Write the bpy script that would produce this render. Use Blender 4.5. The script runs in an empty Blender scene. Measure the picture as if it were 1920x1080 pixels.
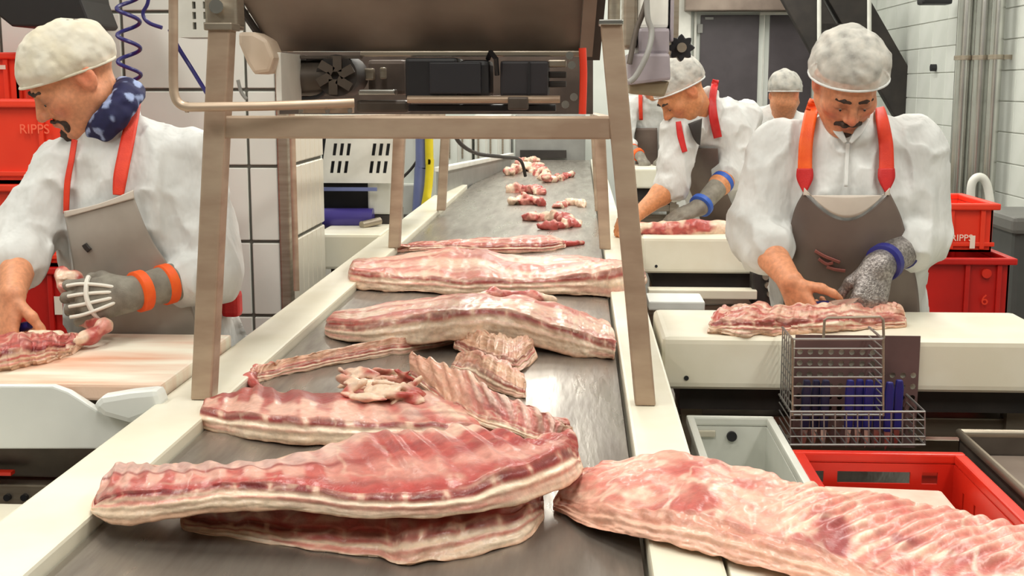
import bpy, bmesh, math, random
import numpy as np
from mathutils import Vector, Matrix

# ------------------------------------------------------------ camera, light, exposure
SC = bpy.context.scene
C = SC.collection
FPX = 2376.0
CAM = np.array((0.0, 0.0, 1.55)); YAW = math.radians(3.02); PITCH = math.radians(9.06)
cd = bpy.data.cameras.new('camera'); cd.sensor_width = 36; cd.lens = FPX / 1920 * 36; cd.clip_start = .05; cd.clip_end = 60
cam = bpy.data.objects.new('camera', cd); C.objects.link(cam)
cam.location = CAM; cam.rotation_euler = (math.pi/2 - PITCH, 0, YAW)
SC.camera = cam
SC.view_settings.view_transform = 'Standard'; SC.view_settings.look = 'None'
SC.view_settings.gamma = 1; SC.view_settings.use_curve_mapping = False
SC.view_settings.exposure = .0
wd = bpy.data.worlds.new('world'); SC.world = wd; wd.use_nodes = True
wd.node_tree.nodes['Background'].inputs[0].default_value = (.9, .95, 1, 1)
wd.node_tree.nodes['Background'].inputs[1].default_value = .3
CEIL = 3.3
LAMPS = [(x, y) for y in (0.3, 2.5, 4.7, 6.8, 8.9, 11.0) for x in (-2.3, -0.35, 1.55)]
LAMP_W = 30.0
for x, y in LAMPS:                     # the light of the ceiling luminaires built below
    ld = bpy.data.lights.new('tube_light', 'AREA'); ld.shape = 'RECTANGLE'; ld.size = .3; ld.size_y = 1.4
    ld.energy = LAMP_W; ld.color = (1, .965, .885)
    lo = bpy.data.objects.new('tube_light', ld); C.objects.link(lo); lo.location = (x, y, CEIL - .15)

# ------------------------------------------------------------ pixel rays (1920 x 1080 frame) to world points
_f = np.array((-math.sin(YAW)*math.cos(PITCH), math.cos(YAW)*math.cos(PITCH), -math.sin(PITCH)))
_r = np.array((math.cos(YAW), math.sin(YAW), 0)); _u = np.cross(_r, _f)
def ray(px, py): return _f + _r*((px-960)/FPX) + _u*((540-py)/FPX)
def P(px, py, Y):
    d = ray(px, py); return CAM + d*((Y-CAM[1])/d[1])
def PZ(px, py, z):
    d = ray(px, py); return CAM + d*((z-CAM[2])/d[2])
def PX(px, py, X):
    d = ray(px, py); return CAM + d*((X-CAM[0])/d[0])

def rotm(yaw, pitch, roll=0):
    y, p, r = map(math.radians, (yaw, pitch, roll))
    Rz = np.array(((math.cos(y), -math.sin(y), 0), (math.sin(y), math.cos(y), 0), (0, 0, 1)))
    Rx = np.array(((1, 0, 0), (0, math.cos(p), -math.sin(p)), (0, math.sin(p), math.cos(p))))
    Ry = np.array(((math.cos(r), 0, math.sin(r)), (0, 1, 0), (-math.sin(r), 0, math.cos(r))))
    return Rz@Rx@Ry
# ------------------------------------------------------------ noise
def _hash(ix, iy, iz, seed):
    n = (ix*374761393 + iy*668265263 + iz*1274126177 + seed*974634777) & 0xffffffff
    n = ((n ^ (n >> 13))*1274126177) & 0xffffffff
    n = (n ^ (n >> 16)) & 0xffff
    return n/65535.0
def vnoise(p, freq, seed=0):
    q = np.asarray(p, float)*np.asarray(freq, float) + 100.0
    i = np.floor(q).astype(np.int64); f = q - i; f = f*f*(3-2*f)
    out = 0
    for dx in (0, 1):
        for dy in (0, 1):
            for dz in (0, 1):
                w = (f[..., 0] if dx else 1-f[..., 0])*(f[..., 1] if dy else 1-f[..., 1])*(f[..., 2] if dz else 1-f[..., 2])
                out = out + w*_hash(i[..., 0]+dx, i[..., 1]+dy, i[..., 2]+dz, seed)
    return out
def fbm(p, freq, oct=3, seed=0):
    s = 0; a = .5; t = 0; fr = np.asarray(freq, float)
    for o in range(oct):
        s = s + a*vnoise(p, fr, seed+o*17); t += a; a *= .5; fr = fr*2.03
    return s/t

# ------------------------------------------------------------ materials
def lin(c):
    c = np.asarray(c, float)/255.0
    return np.where(c <= .04045, c/12.92, ((c+.055)/1.055)**2.4)
MATS = {}
def mat(name, col=(200,200,200), rough=.5, metal=0, col2=None, nscale=8, stretch=(1,1,1), bump=0, bscale=60, detail=4,
        coat=0, lo=.35, hi=.65, attr=None, sss=0, rvar=0, alpha=1, trans=0, spec=.5, bdist=.004):
    if name in MATS: return MATS[name]
    m = bpy.data.materials.new(name); m.use_nodes = True; nt = m.node_tree; N = nt.nodes; L = nt.links
    b = N['Principled BSDF']; b.inputs['Roughness'].default_value = rough; b.inputs['Metallic'].default_value = metal
    b.inputs['Specular IOR Level'].default_value = spec
    if coat: b.inputs['Coat Weight'].default_value = coat; b.inputs['Coat Roughness'].default_value = .15
    if sss:
        b.inputs['Subsurface Weight'].default_value = sss; b.inputs['Subsurface Radius'].default_value = (.02, .008, .005); b.inputs['Subsurface Scale'].default_value = .4
    tc = N.new('ShaderNodeTexCoord'); mp = N.new('ShaderNodeMapping'); mp.inputs['Scale'].default_value = stretch
    L.new(tc.outputs['Object'], mp.inputs['Vector'])
    base = None
    if attr:
        a = N.new('ShaderNodeAttribute'); a.attribute_name = attr; base = a.outputs['Color']
    c1 = (*lin(col), 1); c2 = (*lin(col2 if col2 is not None else tuple(max(0, v*.93) for v in col)), 1)
    nz = N.new('ShaderNodeTexNoise'); nz.inputs['Scale'].default_value = nscale; nz.inputs['Detail'].default_value = detail
    L.new(mp.outputs[0], nz.inputs['Vector'])
    mr = N.new('ShaderNodeMapRange'); mr.inputs['From Min'].default_value = lo; mr.inputs['From Max'].default_value = hi
    L.new(nz.outputs['Fac'], mr.inputs['Value'])
    if attr:
        mr.inputs['To Min'].default_value = .88; mr.inputs['To Max'].default_value = 1.1
        mx = N.new('ShaderNodeVectorMath'); mx.operation = 'SCALE'; L.new(base, mx.inputs[0]); L.new(mr.outputs[0], mx.inputs['Scale'])
        L.new(mx.outputs[0], b.inputs['Base Color'])
    else:
        mx = N.new('ShaderNodeMix'); mx.data_type = 'RGBA'
        mx.inputs[6].default_value = c1; mx.inputs[7].default_value = c2
        L.new(mr.outputs[0], mx.inputs[0]); L.new(mx.outputs[2], b.inputs['Base Color'])
    if rvar:
        m2 = N.new('ShaderNodeMapRange'); m2.inputs['From Min'].default_value = lo; m2.inputs['From Max'].default_value = hi
        m2.inputs['To Min'].default_value = max(.03, rough-rvar); m2.inputs['To Max'].default_value = min(1, rough+rvar)
        L.new(nz.outputs['Fac'], m2.inputs['Value']); L.new(m2.outputs[0], b.inputs['Roughness'])
    if bump:
        nb = N.new('ShaderNodeTexNoise'); nb.inputs['Scale'].default_value = bscale; nb.inputs['Detail'].default_value = 3
        L.new(mp.outputs[0], nb.inputs['Vector'])
        bp = N.new('ShaderNodeBump'); bp.inputs['Strength'].default_value = bump; bp.inputs['Distance'].default_value = bdist
        L.new(nb.outputs['Fac'], bp.inputs['Height']); L.new(bp.outputs[0], b.inputs['Normal'])
    if alpha < 1:
        b.inputs['Alpha'].default_value = alpha
        ma = N.new('ShaderNodeMapRange'); ma.inputs['From Min'].default_value = .3; ma.inputs['From Max'].default_value = .7
        ma.inputs['To Min'].default_value = max(0, alpha-.3); ma.inputs['To Max'].default_value = min(1, alpha+.25)
        L.new(nz.outputs['Fac'], ma.inputs['Value']); L.new(ma.outputs[0], b.inputs['Alpha'])
    MATS[name] = m; return m
M = {}
M['pe'] = mat('white_plastic', (236,233,216), .38, col2=(226,221,200), nscale=5)
M['pe_blue'] = mat('cool_white_plastic', (232,236,232), .4, col2=(222,226,222), nscale=5)
M['pe_stain'] = mat('stained_cutting_board', (243,238,220), .45, col2=(222,165,135), nscale=2.2, stretch=(1,4.5,1), lo=.42, hi=.72, bump=.15, bscale=120)
M['steel'] = mat('brushed_steel', (178,168,152), .38, .75, col2=(150,138,122), nscale=6, stretch=(1,1,8), rvar=.08)
M['steel_warm'] = mat('warm_steel', (196,176,154), .45, .4, col2=(164,140,120), nscale=5, stretch=(1,1,3), rvar=.08)
M['steel_dark'] = mat('dark_steel', (104,96,88), .45, .5, col2=(80,72,66), nscale=7)
M['steel_brown'] = mat('brown_steel', (150,136,124), .5, .25, col2=(122,108,98), nscale=4)
M['chrome'] = mat('polished_steel', (205,205,200), .22, .95, col2=(185,185,180), nscale=4)
M['belt'] = mat('conveyor_belt_steel', (168,162,152), .33, .7, col2=(118,110,102), nscale=9, stretch=(2.2,.32,1), lo=.3, hi=.7, rvar=.1, bump=.12, bscale=45, detail=8)
M['black'] = mat('black_plastic', (26,26,30), .45, col2=(34,34,38))
M['dark'] = mat('dark_rubber', (38,34,32), .6, col2=(52,46,42))
M['brown_plate'] = mat('brown_perforated_plate', (112,86,84), .45, .2, col2=(98,76,74))
M['red'] = mat('red_plastic', (222,48,26), .38, col2=(204,38,22), nscale=5)
M['red_deep'] = mat('deep_red_plastic', (205,30,22), .4, col2=(180,24,18), nscale=5)
M['orange_red'] = mat('orange_red_plastic', (240,68,40), .38, col2=(228,56,32), nscale=5)
M['grey_crate'] = mat('grey_plastic', (216,218,210), .45, col2=(204,206,198), nscale=5)
M['tile'] = mat('white_tile', (226,230,224), .22, col2=(216,221,214), nscale=3)
M['tile_cream'] = mat('cream_tile', (216,212,198), .3, col2=(206,201,186), nscale=3)
M['clutter'] = mat('dark_brown_metal', (92,80,72), .55, .2, col2=(66,56,50), nscale=9)
M['wire'] = mat('wire_steel', (150,148,144), .4, .6)
M['grout'] = mat('dark_grout', (98,98,90), .8)
M['grout_lt'] = mat('light_grout', (190,192,184), .8)
M['floor'] = mat('floor_resin', (120,112,104), .35, col2=(98,90,84), nscale=3)
M['ceil'] = mat('ceiling_panel', (205,207,200), .7)
M['door'] = mat('door_dark_grey', (78,72,76), .45, col2=(72,66,70))
M['frame_w'] = mat('white_paint', (236,236,228), .4)
M['grey'] = mat('grey_paint', (150,150,146), .45, col2=(138,138,134))
M['lav'] = mat('lavender_grey_metal', (168,160,166), .45, .2, col2=(150,142,148))
M['blue'] = mat('blue_plastic', (42,44,128), .35, col2=(34,34,108))
M['navy'] = mat('navy_hose', (38,34,104), .35)
M['yellow'] = mat('yellow_hose', (226,206,40), .4)
M['bluegrey'] = mat('blue_grey_hose', (112,122,170), .4)
M['orange'] = mat('orange_fabric', (248,104,30), .55, col2=(236,84,20), nscale=20, bump=.2, bscale=300)
M['orange_deep'] = mat('red_orange_fabric', (226,62,30), .55, col2=(206,46,24), nscale=20, bump=.2, bscale=300)
M['red_fab'] = mat('red_fabric', (206,36,34), .55, col2=(184,26,28), nscale=20, bump=.2, bscale=300)
M['white_ink'] = mat('white_ink', (244,232,216), .5)
M['cream'] = mat('cream_plastic', (214,196,176), .45, col2=(204,184,162))

# ------------------------------------------------------------ objects
WL = {}
def link(o, parent, wloc, label, cat, group, kind):
    C.objects.link(o); wloc = Vector(wloc)
    if parent is not None:
        o.parent = parent; o.location = wloc - WL[parent.name]
    else: o.location = wloc
    WL[o.name] = wloc
    tag(o, label, cat, group, kind); return o
def tag(o, label=None, cat=None, group=None, kind=None):
    if label: o['label'] = label
    if cat: o['category'] = cat
    if group: o['group'] = group
    if kind: o['kind'] = kind
    return o
def thing(name, label, cat, loc, group=None, kind=None):
    return link(bpy.data.objects.new(name, None), None, loc, label, cat, group, kind)
def mesh_obj(name, v, f, m, parent=None, label=None, cat=None, group=None, kind=None, smooth=False, cols=None, wloc=None):
    v = np.asarray(v, float)
    if wloc is None:
        lo, hi = v.min(0), v.max(0); wloc = np.array(((lo[0]+hi[0])/2, (lo[1]+hi[1])/2, lo[2]))
    me = bpy.data.meshes.new(name); me.from_pydata((v-np.asarray(wloc)).tolist(), [], f if isinstance(f, list) else f.tolist())
    me.materials.append(m)
    if cols is not None:
        ca = me.color_attributes.new('col', 'FLOAT_COLOR', 'POINT')
        a = np.ones((len(v), 4), np.float32); a[:, :3] = cols; ca.data.foreach_set('color', a.ravel())
    if smooth: me.polygons.foreach_set('use_smooth', [True]*len(me.polygons))
    me.update()
    return link(bpy.data.objects.new(name, me), parent, wloc, label, cat, group, kind)
def inst(name, me, wloc, parent=None, label=None, cat=None, group=None, kind=None, rot=None):
    o = bpy.data.objects.new(name, me); link(o, parent, wloc, label, cat, group, kind)
    if rot is not None: o.rotation_euler = rot
    return o
def nrm(a):
    a = np.asarray(a, float); return a/max(1e-9, np.linalg.norm(a))
def smooth_path(pts, n=8):
    pts = [np.asarray(p, float) for p in pts]
    if len(pts) < 3: return pts
    out = []
    for i in range(len(pts)-1):
        p0 = pts[max(0, i-1)]; p1 = pts[i]; p2 = pts[i+1]; p3 = pts[min(len(pts)-1, i+2)]
        for k in range(n):
            t = k/n
            out.append(.5*((2*p1)+(-p0+p2)*t+(2*p0-5*p1+4*p2-p3)*t*t+(-p0+3*p1-3*p2+p3)*t**3))
    out.append(pts[-1]); return out
class MB:
    def __init__(s): s.v = []; s.f = []
    def add(s, v, f):
        b = len(s.v); s.v += [tuple(map(float, p)) for p in v]; s.f += [tuple(b+i for i in q) for q in f]; return s
    def box(s, lo, hi):
        x0, y0, z0 = lo; x1, y1, z1 = hi
        return s.add([(x0,y0,z0),(x1,y0,z0),(x1,y1,z0),(x0,y1,z0),(x0,y0,z1),(x1,y0,z1),(x1,y1,z1),(x0,y1,z1)],
              [(0,3,2,1),(4,5,6,7),(0,1,5,4),(1,2,6,5),(2,3,7,6),(3,0,4,7)])
    def prism(s, poly, ext):
        n = len(poly); e = np.asarray(ext, float); poly = [np.asarray(p, float) for p in poly]
        nn = np.zeros(3)
        for i in range(n): nn += np.cross(poly[i], poly[(i+1) % n])
        if np.dot(nn, e) > 0: poly = poly[::-1]
        v = poly + [p+e for p in poly]
        return s.add(v, [tuple(range(n)), tuple(range(2*n-1, n-1, -1))] + [(i, n+i, n+(i+1) % n, (i+1) % n) for i in range(n)])
    def bar(s, a, b, w, h, up=(0,0,1)):
        a = np.asarray(a, float); b = np.asarray(b, float); d = nrm(b-a); x = np.cross(d, up)
        if np.linalg.norm(x) < 1e-4: x = np.cross(d, (0,1,0))
        x = nrm(x); y = np.cross(x, d)
        q = [a+x*(i*w/2)+y*(j*h/2) for i, j in ((-1,-1),(1,-1),(1,1),(-1,1))]
        return s.prism(q, b-a)
    def tube(s, path, r, n=10, cap=True):
        path = [np.asarray(p, float) for p in path]; m = len(path)
        rr = r if hasattr(r, '__len__') else [r]*m
        t0 = nrm(path[1]-path[0]); x = np.cross(t0, (0,0,1))
        if np.linalg.norm(x) < .1: x = np.cross(t0, (0,1,0))
        x = nrm(x); V = []
        for i, p in enumerate(path):
            t = nrm(path[min(m-1, i+1)]-path[max(0, i-1)]); x = nrm(x-t*np.dot(x, t)); y = np.cross(t, x)
            for k in range(n):
                a = 2*math.pi*k/n; V.append(p+(x*math.cos(a)+y*math.sin(a))*rr[i])
        F = [(i*n+k, i*n+(k+1) % n, (i+1)*n+(k+1) % n, (i+1)*n+k) for i in range(m-1) for k in range(n)]
        if cap: F += [tuple(range(n-1, -1, -1)), tuple((m-1)*n+k for k in range(n))]
        return s.add(V, F)
    def cyl(s, a, b, r, n=16): return s.tube([a, b], r, n)
    def build(s, name, m, parent=None, label=None, cat=None, group=None, kind=None, bevel=0, smooth=False, wloc=None, seg=2):
        o = mesh_obj(name, s.v, s.f, m, parent, label, cat, group, kind, smooth, None, wloc)
        if bevel:
            bm = bmesh.new(); bm.from_mesh(o.data)
            es = [e for e in bm.edges if len(e.link_faces) == 2 and e.calc_face_angle(0) > .6]
            bmesh.ops.bevel(bm, geom=es, offset=bevel, segments=seg, affect='EDGES', profile=.6, clamp_overlap=True)
            bm.to_mesh(o.data); bm.free()
        if smooth: o.data.polygons.foreach_set('use_smooth', [True]*len(o.data.polygons)); o.data.set_sharp_from_angle(angle=.7)
        return o
def holed(mb, o, ex, ey, ez, w, h, holes, sx=0.0):
    """a plate w x h from corner o along ex, ey (thickness vector ez) with rectangular holes (x0,x1,y0,y1); sx shears it"""
    o, ex, ey, ez = map(lambda a: np.asarray(a, float), (o, ex, ey, ez))
    xs = sorted({0, w, *[a for q in holes for a in q[:2]]}); ys = sorted({0, h, *[a for q in holes for a in q[2:]]})
    for i in range(len(xs)-1):
        for j in range(len(ys)-1):
            cx = (xs[i]+xs[i+1])/2; cy = (ys[j]+ys[j+1])/2
            if any(q[0] < cx < q[1] and q[2] < cy < q[3] for q in holes): continue
            q = [o+ex*(x+sx*y)+ey*y for x, y in ((xs[i],ys[j]),(xs[i+1],ys[j]),(xs[i+1],ys[j+1]),(xs[i],ys[j+1]))]
            mb.prism(q, ez)
    return mb
# ------------------------------------------------------------ the room
ZB, ZR, ZT = .90, .925, .95
XR, YB, XL, YF = 2.8, 12.4, -4.2, -3.0
MB().box((XL-.1, YF-.1, -.1), (XR+.1, YB+.1, 0)).build('floor', M['floor'], kind='structure')
MB().box((XL-.1, YF-.1, CEIL), (XR+.1, YB+.1, CEIL+.1)).build('ceiling', M['ceil'], kind='structure')
MB().box((XL-.1, YF-.1, 0), (XL, YB+.1, CEIL)).build('wall_left', M['tile'], kind='structure')
MB().box((XL, YF-.1, 0), (XR, YF, CEIL)).build('wall_front', M['grey'], kind='structure')
MB().box((XL, YB, 0), (XR, YB+.1, CEIL)).build('wall_back', M['tile'], kind='structure')
wr = MB().box((XR, YF-.1, 0), (XR+.1, YB+.1, CEIL)).build('wall_right', M['grout_lt'], kind='structure')
def tile_mesh(name, w, d, h, m, bev=.003):
    mb = MB().box((-w/2, -d/2, -h/2), (w/2, d/2, h/2)); o = mb.build(name, m, bevel=bev, wloc=(0,0,0), seg=1)
    me = o.data; bpy.data.objects.remove(o); return me
tm = tile_mesh('wall_tile', .008, .393, .193, M['tile'])
for k in range(15):
    for j in range(12):
        inst('tile', tm, (XR-.003, 6.6+.4*k, .55+.2*j), wr)
# partition on the left with its tiles
YP = 4.5; XP = P(535, 400, YP)[0]
wp = MB().box((XL, YP+.006, 0), (XP, 5.15, CEIL)).build('wall_partition', M['grout'], kind='structure')
xg = P(470, 400, YP)[0]; tw = xg-P(245, 400, YP)[0]; zg = P(470, 312, YP)[2]; th = zg-P(470, 453, YP)[2]
tm = tile_mesh('partition_tile', tw-.011, .016, th-.011, M['tile'])
tmc = tile_mesh('partition_tile_cut', XP-.02-xg-.008, .016, th-.011, M['tile'])
for j in range(-4, 6):
    for k in range(5): inst('tile', tm, (xg-tw*(k+.5), YP+.003, zg+th*(j+.5)), wp)
    inst('tile', tmc, ((xg+XP-.02)/2, YP+.003, zg+th*(j+.5)), wp)
for j in range(-4, 6):                       # ribbed end face
    for k in range(7):
        y0 = YP+.06+.084*k
        MB().box((XP-.004, y0, zg+th*j+.006), (XP+.012, y0+.078, zg+th*(j+1)-.006)).build('ribbed_tile', M['tile_cream'], wp, bevel=.004, seg=1)
cg = MB().box((XP-.022, YP-.012, 0), (XP+.016, YP+.05, CEIL)); cg.build('corner_guard', M['steel'], wp, bevel=.006)
p0 = P(548, 250, YP-.03); MB().tube([(p0[0], YP-.03, 2.6), (p0[0], YP-.03, .82)], .011, 10).build('conduit', M['steel_warm'], wp, smooth=True)
MB().box((P(172,0,YP-.02)[0], YP-.03, .8), (P(196,0,YP-.02)[0], YP-.004, CEIL)).build('cable_channel', M['grey'], wp, bevel=.004)
# luminaires
for x, y in LAMPS:
    t = thing('ceiling_luminaire', 'long white fluorescent luminaire mounted on the ceiling', 'light', (x, y, CEIL-.14), 'ceiling luminaires')
    MB().box((x-.17, y-.75, CEIL-.13), (x+.17, y+.75, CEIL)).build('housing', M['frame_w'], t, bevel=.01)
# door in the back wall
dY = YB-.03
def pxbox(x0, y0, x1, y1, Y, d): a = P(x0, y1, Y); b = P(x1, y0, Y); return (a[0], Y, a[2]), (b[0], Y+d, b[2])
dt = thing('door_1', 'dark grey double swing door with white frame in the back wall', 'door', (P(1415,300,dY)[0], dY, 0), kind='structure')
for a, b in ((1308, 1424), (1436, 1526)):
    lo, hi = pxbox(a, 28, b, 300, dY, .05); lf = MB().box((lo[0], dY, .02), hi).build('door_leaf', M['door'], dt, bevel=.006)
    if a < 1400:
        lo, hi = pxbox(1322, 32, 1338, 37, dY-.012, .012); MB().box(lo, hi).build('door_plate', M['grey'], lf, bevel=.003)
        lo, hi = pxbox(1308, 45, 1318, 62, dY-.012, .012); MB().box(lo, hi).build('hinge', M['grey'], lf, bevel=.003)
for a, b in ((1296, 1307), (1425, 1435), (1527, 1533)):
    lo, hi = pxbox(a, 22, b, 300, dY-.01, .05); MB().box((lo[0], lo[1], 0), hi).build('door_post', M['frame_w'], dt, bevel=.004)
lo, hi = pxbox(1425, 22, 1533, 28, dY-.012, .05); MB().box(lo, hi).build('door_header', M['frame_w'], dt, bevel=.004)
lo, hi = pxbox(1285, -30, 1500, 20, dY-.2, .2); MB().box(lo, hi).build('trim_1', M['steel_brown'], kind='structure', bevel=.01)
lo, hi = pxbox(1264, -40, 1298, 300, dY-.06, .05); MB().box((lo[0], lo[1], 0), hi).build('trim_2', M['frame_w'], kind='structure', bevel=.01)

# inclined dark steel chute by the door
Yc = 11.2; t = thing('inclined_chute', 'dark steel inclined chute with thin white hanger rods beside the grey door', 'chute', (P(1600,400,Yc)[0], Yc, 1.0))
for x0, y0, x1, y1, w in ((1470,-60,1555,95,.1), (1555,-60,1712,215,.13)):
    MB().bar(P(x0,y0,Yc), P(x1,y1,Yc), .3, w, (0,1,0)).build('stringer', M['dark'], t, bevel=.01)
for x0 in (1536, 1630):
    MB().cyl(P(x0,-80,Yc-.25), P(x0,78,Yc-.25), .018, 10).build('hanger_rod', M['frame_w'], t, smooth=True)
MB().prism([P(1512,-60,Yc+.1), P(1600,-60,Yc+.1), P(1660,110,Yc+.1), P(1560,110,Yc+.1)], (0,.06,0)).build('side_panel', M['grey'], t)
MB().bar(P(1540,50,Yc-.02), P(1580,50,Yc-.02), .06, .05).build('bracket', M['dark'], t)
MB().cyl((P(1620,100,Yc)[0], Yc+.3, 0), (P(1620,100,Yc)[0], Yc+.3, 1.72), .05, 10).build('leg', M['steel_dark'], t)

# stainless riser pipes on the right wall
for x, r, yy in ((1803, .058, 8.75), (1836, .055, 8.65), (1862, .042, 8.5)):
    q = P(x, 200, yy)
    t = thing('riser_pipe', {1803:'leftmost of the three stainless riser pipes on the tiled wall', 1836:'middle one of the three stainless riser pipes on the tiled wall', 1862:'rightmost of the three stainless riser pipes on the tiled wall'}[x], 'pipe', (q[0], yy, 0), 'stainless riser pipes')
    MB().cyl((q[0], yy, 0), (q[0], yy, CEIL), r, 24).build('tube', M['chrome'], t, smooth=True)
    for z in (.6, 1.72, 2.6):
        MB().cyl((q[0], yy, z), (q[0], yy, z+.03), r+.008, 24).build('clamp', M['steel'], t, smooth=True)
        MB().box((q[0], yy-.012, z), (XR, yy+.012, z+.03)).build('bracket', M['steel'], t)
q = [P(x, y, 7.2) for x, y in ((1822,470),(1820,390),(1822,345),(1836,332),(1850,345),(1857,390),(1859,470))]
t = thing('bent_pipe', 'white bent pipe loop behind the right red crates', 'pipe', (q[3][0], 7.2, 0))
pp = smooth_path(q, 8); MB().tube([(q[0][0], 7.2, 0)]+pp+[(q[-1][0], 7.2, 0)], .024, 12).build('tube', M['frame_w'], t, smooth=True)
MB().box((q[0][0]-.05, 7.15, 0), (q[-1][0]+.05, 7.25, .04)).build('base', M['steel'], t)
lo, hi = pxbox(1886, 415, 1990, 560, 6.0, .5)
t = thing('dark_bin', 'dark grey waste bin at the right edge by the tiled wall', 'bin', (lo[0], 6.0, 0))
MB().box((lo[0]+.02, 6.0, 0), hi).build('body', mat('bin_grey', (74,76,74), .5), t, bevel=.03)
MB().box((lo[0], 5.97, hi[2]-.06), (hi[0]+.02, 6.53, hi[2]+.02)).build('lid', mat('lid_grey', (104,104,100), .5), t, bevel=.02)
q = P(1754, 127, XR); q = PX(1754, 127, XR-.012)
MB().cyl((XR-.05, q[1], q[2]), (XR-.004, q[1], q[2]), .028, 16).build('wall_stud', M['black'], None, 'small black round stud on the white tiled wall', 'stud')
lo, hi = pxbox(1728, -14, 1788, 8, 9.6, .15)
MB().box(lo, hi).build('wall_bracket', M['black'], None, 'black bracket at the top of the tiled wall left of the pipes', 'bracket', bevel=.02)

# ------------------------------------------------------------ conveyor
XB0, XB1 = -.71, .092
cv = thing('belt_conveyor', 'long grey steel belt conveyor with white plastic side rails', 'conveyor', ((XB0+XB1)/2, 6, 0))
MB().box((XB0, .7, ZB-.03), (XB1, 11.3, ZB)).build('belt', M['belt'], cv)
for k in range(2): pass
MB().box((XB0-.13, .7, ZB-.06), (XB0-.004, 8.1, ZR)).build('side_rail', M['pe'], cv, bevel=.006)
MB().box((XB1+.008, .7, ZB-.06), (XB1+.105, 11.0, ZR)).build('side_rail', M['pe'], cv, bevel=.006)
for x in (XB0-.1, XB1+.03): MB().box((x, .7, ZB-.26), (x+.05, 11.3, ZB-.061)).build('side_frame', M['steel'], cv, bevel=.004)
MB().cyl((XB0, 11.3, ZB-.06), (XB1, 11.3, ZB-.06), .055, 20).build('end_roller', M['steel'], cv, smooth=True)
for y in (1.2, 4.6, 8.0, 11.0):
    for x in (XB0-.07, XB1+.055): MB().box((x-.03, y-.03, 0), (x+.03, y+.03, ZB-.26)).build('leg', M['steel'], cv, bevel=.004)
    MB().box((XB0-.07, y-.02, .25), (XB1+.055, y+.02, .29)).build('cross_tie', M['steel'], cv)
# grey side guard at the far left of the belt
g0 = P(822, 322, 7.3); g1 = P(958, 293, 10.4)
t = thing('side_guard', 'grey sheet metal guard with white top edge at the far left of the conveyor', 'guard', (g0[0], 8.8, ZB-.1))
MB().prism([(g0[0], 7.3, ZB-.1), (g1[0], 10.4, ZB-.1), g1, g0], (-.012, 0, 0)).build('guard_plate', M['grey'], t)
MB().bar(g0+(0,0,.012), g1+(0,0,.012), .05, .03).build('guard_cap', M['frame_w'], t, bevel=.006)
for w in (.1, .5, .9):
    a = g0*(1-w)+g1*w; MB().box((a[0]-.06, a[1]-.03, 0), (a[0]-.02, a[1]+.03, a[2]-.04)).build('support', M['steel'], t)
# grey end housing at the head of the conveyor
lo, hi = pxbox(966, 215, 1098, 286, 11.5, .5)
t = thing('end_housing', 'grey sheet metal housing closing the far end of the conveyor', 'housing', (lo[0], 11.5, 0))
MB().box((lo[0], 11.5, 0), hi).build('housing_body', M['grey'], t, bevel=.015)
lo2, hi2 = pxbox(975, 282, 1062, 296, 11.42, .06); MB().box(lo2, hi2).build('dark_slot', M['dark'], t)
# white cabinets behind
for i, (x0, x1, y0, lb) in enumerate(((836, 884, 225, 'narrow white cabinet at the far end, left of the other tall cabinet'), (890, 958, 215, 'tall white cabinet with grey seams beside the grey end housing'))):
    lo, hi = pxbox(x0, y0, x1, 340, 11.6, .5)
    t = thing('white_cabinet', lb, 'cabinet', (lo[0], 11.6, 0), 'far white cabinets')
    MB().box((lo[0], 11.6, 0), hi).build('cabinet_body', M['frame_w'], t, bevel=.01)
    for k in range(2 if i == 0 else 3):
        w = (hi[0]-lo[0])/(2 if i == 0 else 3)
        MB().box((lo[0]+w*k+.012, 11.585, .1), (lo[0]+w*(k+1)-.012, 11.6, hi[2]-.03)).build('cabinet_door', M['tile'], t, bevel=.004)
        MB().box((lo[0]+w*k+.03, 11.56, .9), (lo[0]+w*k+.045, 11.585, 1.1)).build('handle', M['steel'], t)

# ------------------------------------------------------------ steel gantry over the conveyor
YG = 2.47
gn = thing('steel_gantry', 'brushed steel gantry with splayed posts standing over the conveyor', 'gantry', (-.3, 3.5, ZR))
def post(top, bot, y, w, d):
    a = P(*bot, y); b = P(*top, y); a[2] = max(a[2], ZR+.001) if a[2] > ZR-.03 else ZR+.001
    MB().prism([(a[0]-w/2, y-d/2, a[2]), (a[0]+w/2, y-d/2, a[2]), (a[0]+w/2, y+d/2, a[2]), (a[0]-w/2, y+d/2, a[2])], b-a).build('post', M['steel_warm'], gn, bevel=.004)
post((417, 52), (384, 762), YG, .043, .05); post((1146, 46), (1209, 770), YG, .041, .05)
lo, hi = pxbox(416, 218, 1146, 259, YG, .001); MB().box((lo[0], YG-.02, lo[2]), (hi[0], YG+.02, hi[2])).build('crossbar', M['steel_warm'], gn, bevel=.004)
for y, xl, xr in ((4.9, 733, 1140), (6.4, 824, 1128)):
    for px in (xl, xr):
        s = -1 if px < 1000 else 1
        a = P(px, 0, y)[0]; zt = 1.435 if y < 6 else 1.40
        b = a - s*.03
        MB().prism([(a-.022, y-.025, ZR+.001), (a+.022, y-.025, ZR+.001), (a+.022, y+.025, ZR+.001), (a-.022, y+.025, ZR+.001)], (b-a, 0, zt-ZR)).build('post', M['steel_warm'], gn, bevel=.004)
    a = P(xl, 0, y)[0]; b = P(xr, 0, y)[0]
    MB().box((a, y-.02, zt-.055), (b, y+.02, zt)).build('crossbar', M['steel_warm'], gn, bevel=.004)
for x in (-.69, .07): MB().bar((x, YG+.03, 1.47), (x, 6.4, 1.40), .035, .035).build('long_beam', M['steel_warm'], gn, bevel=.003)
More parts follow.
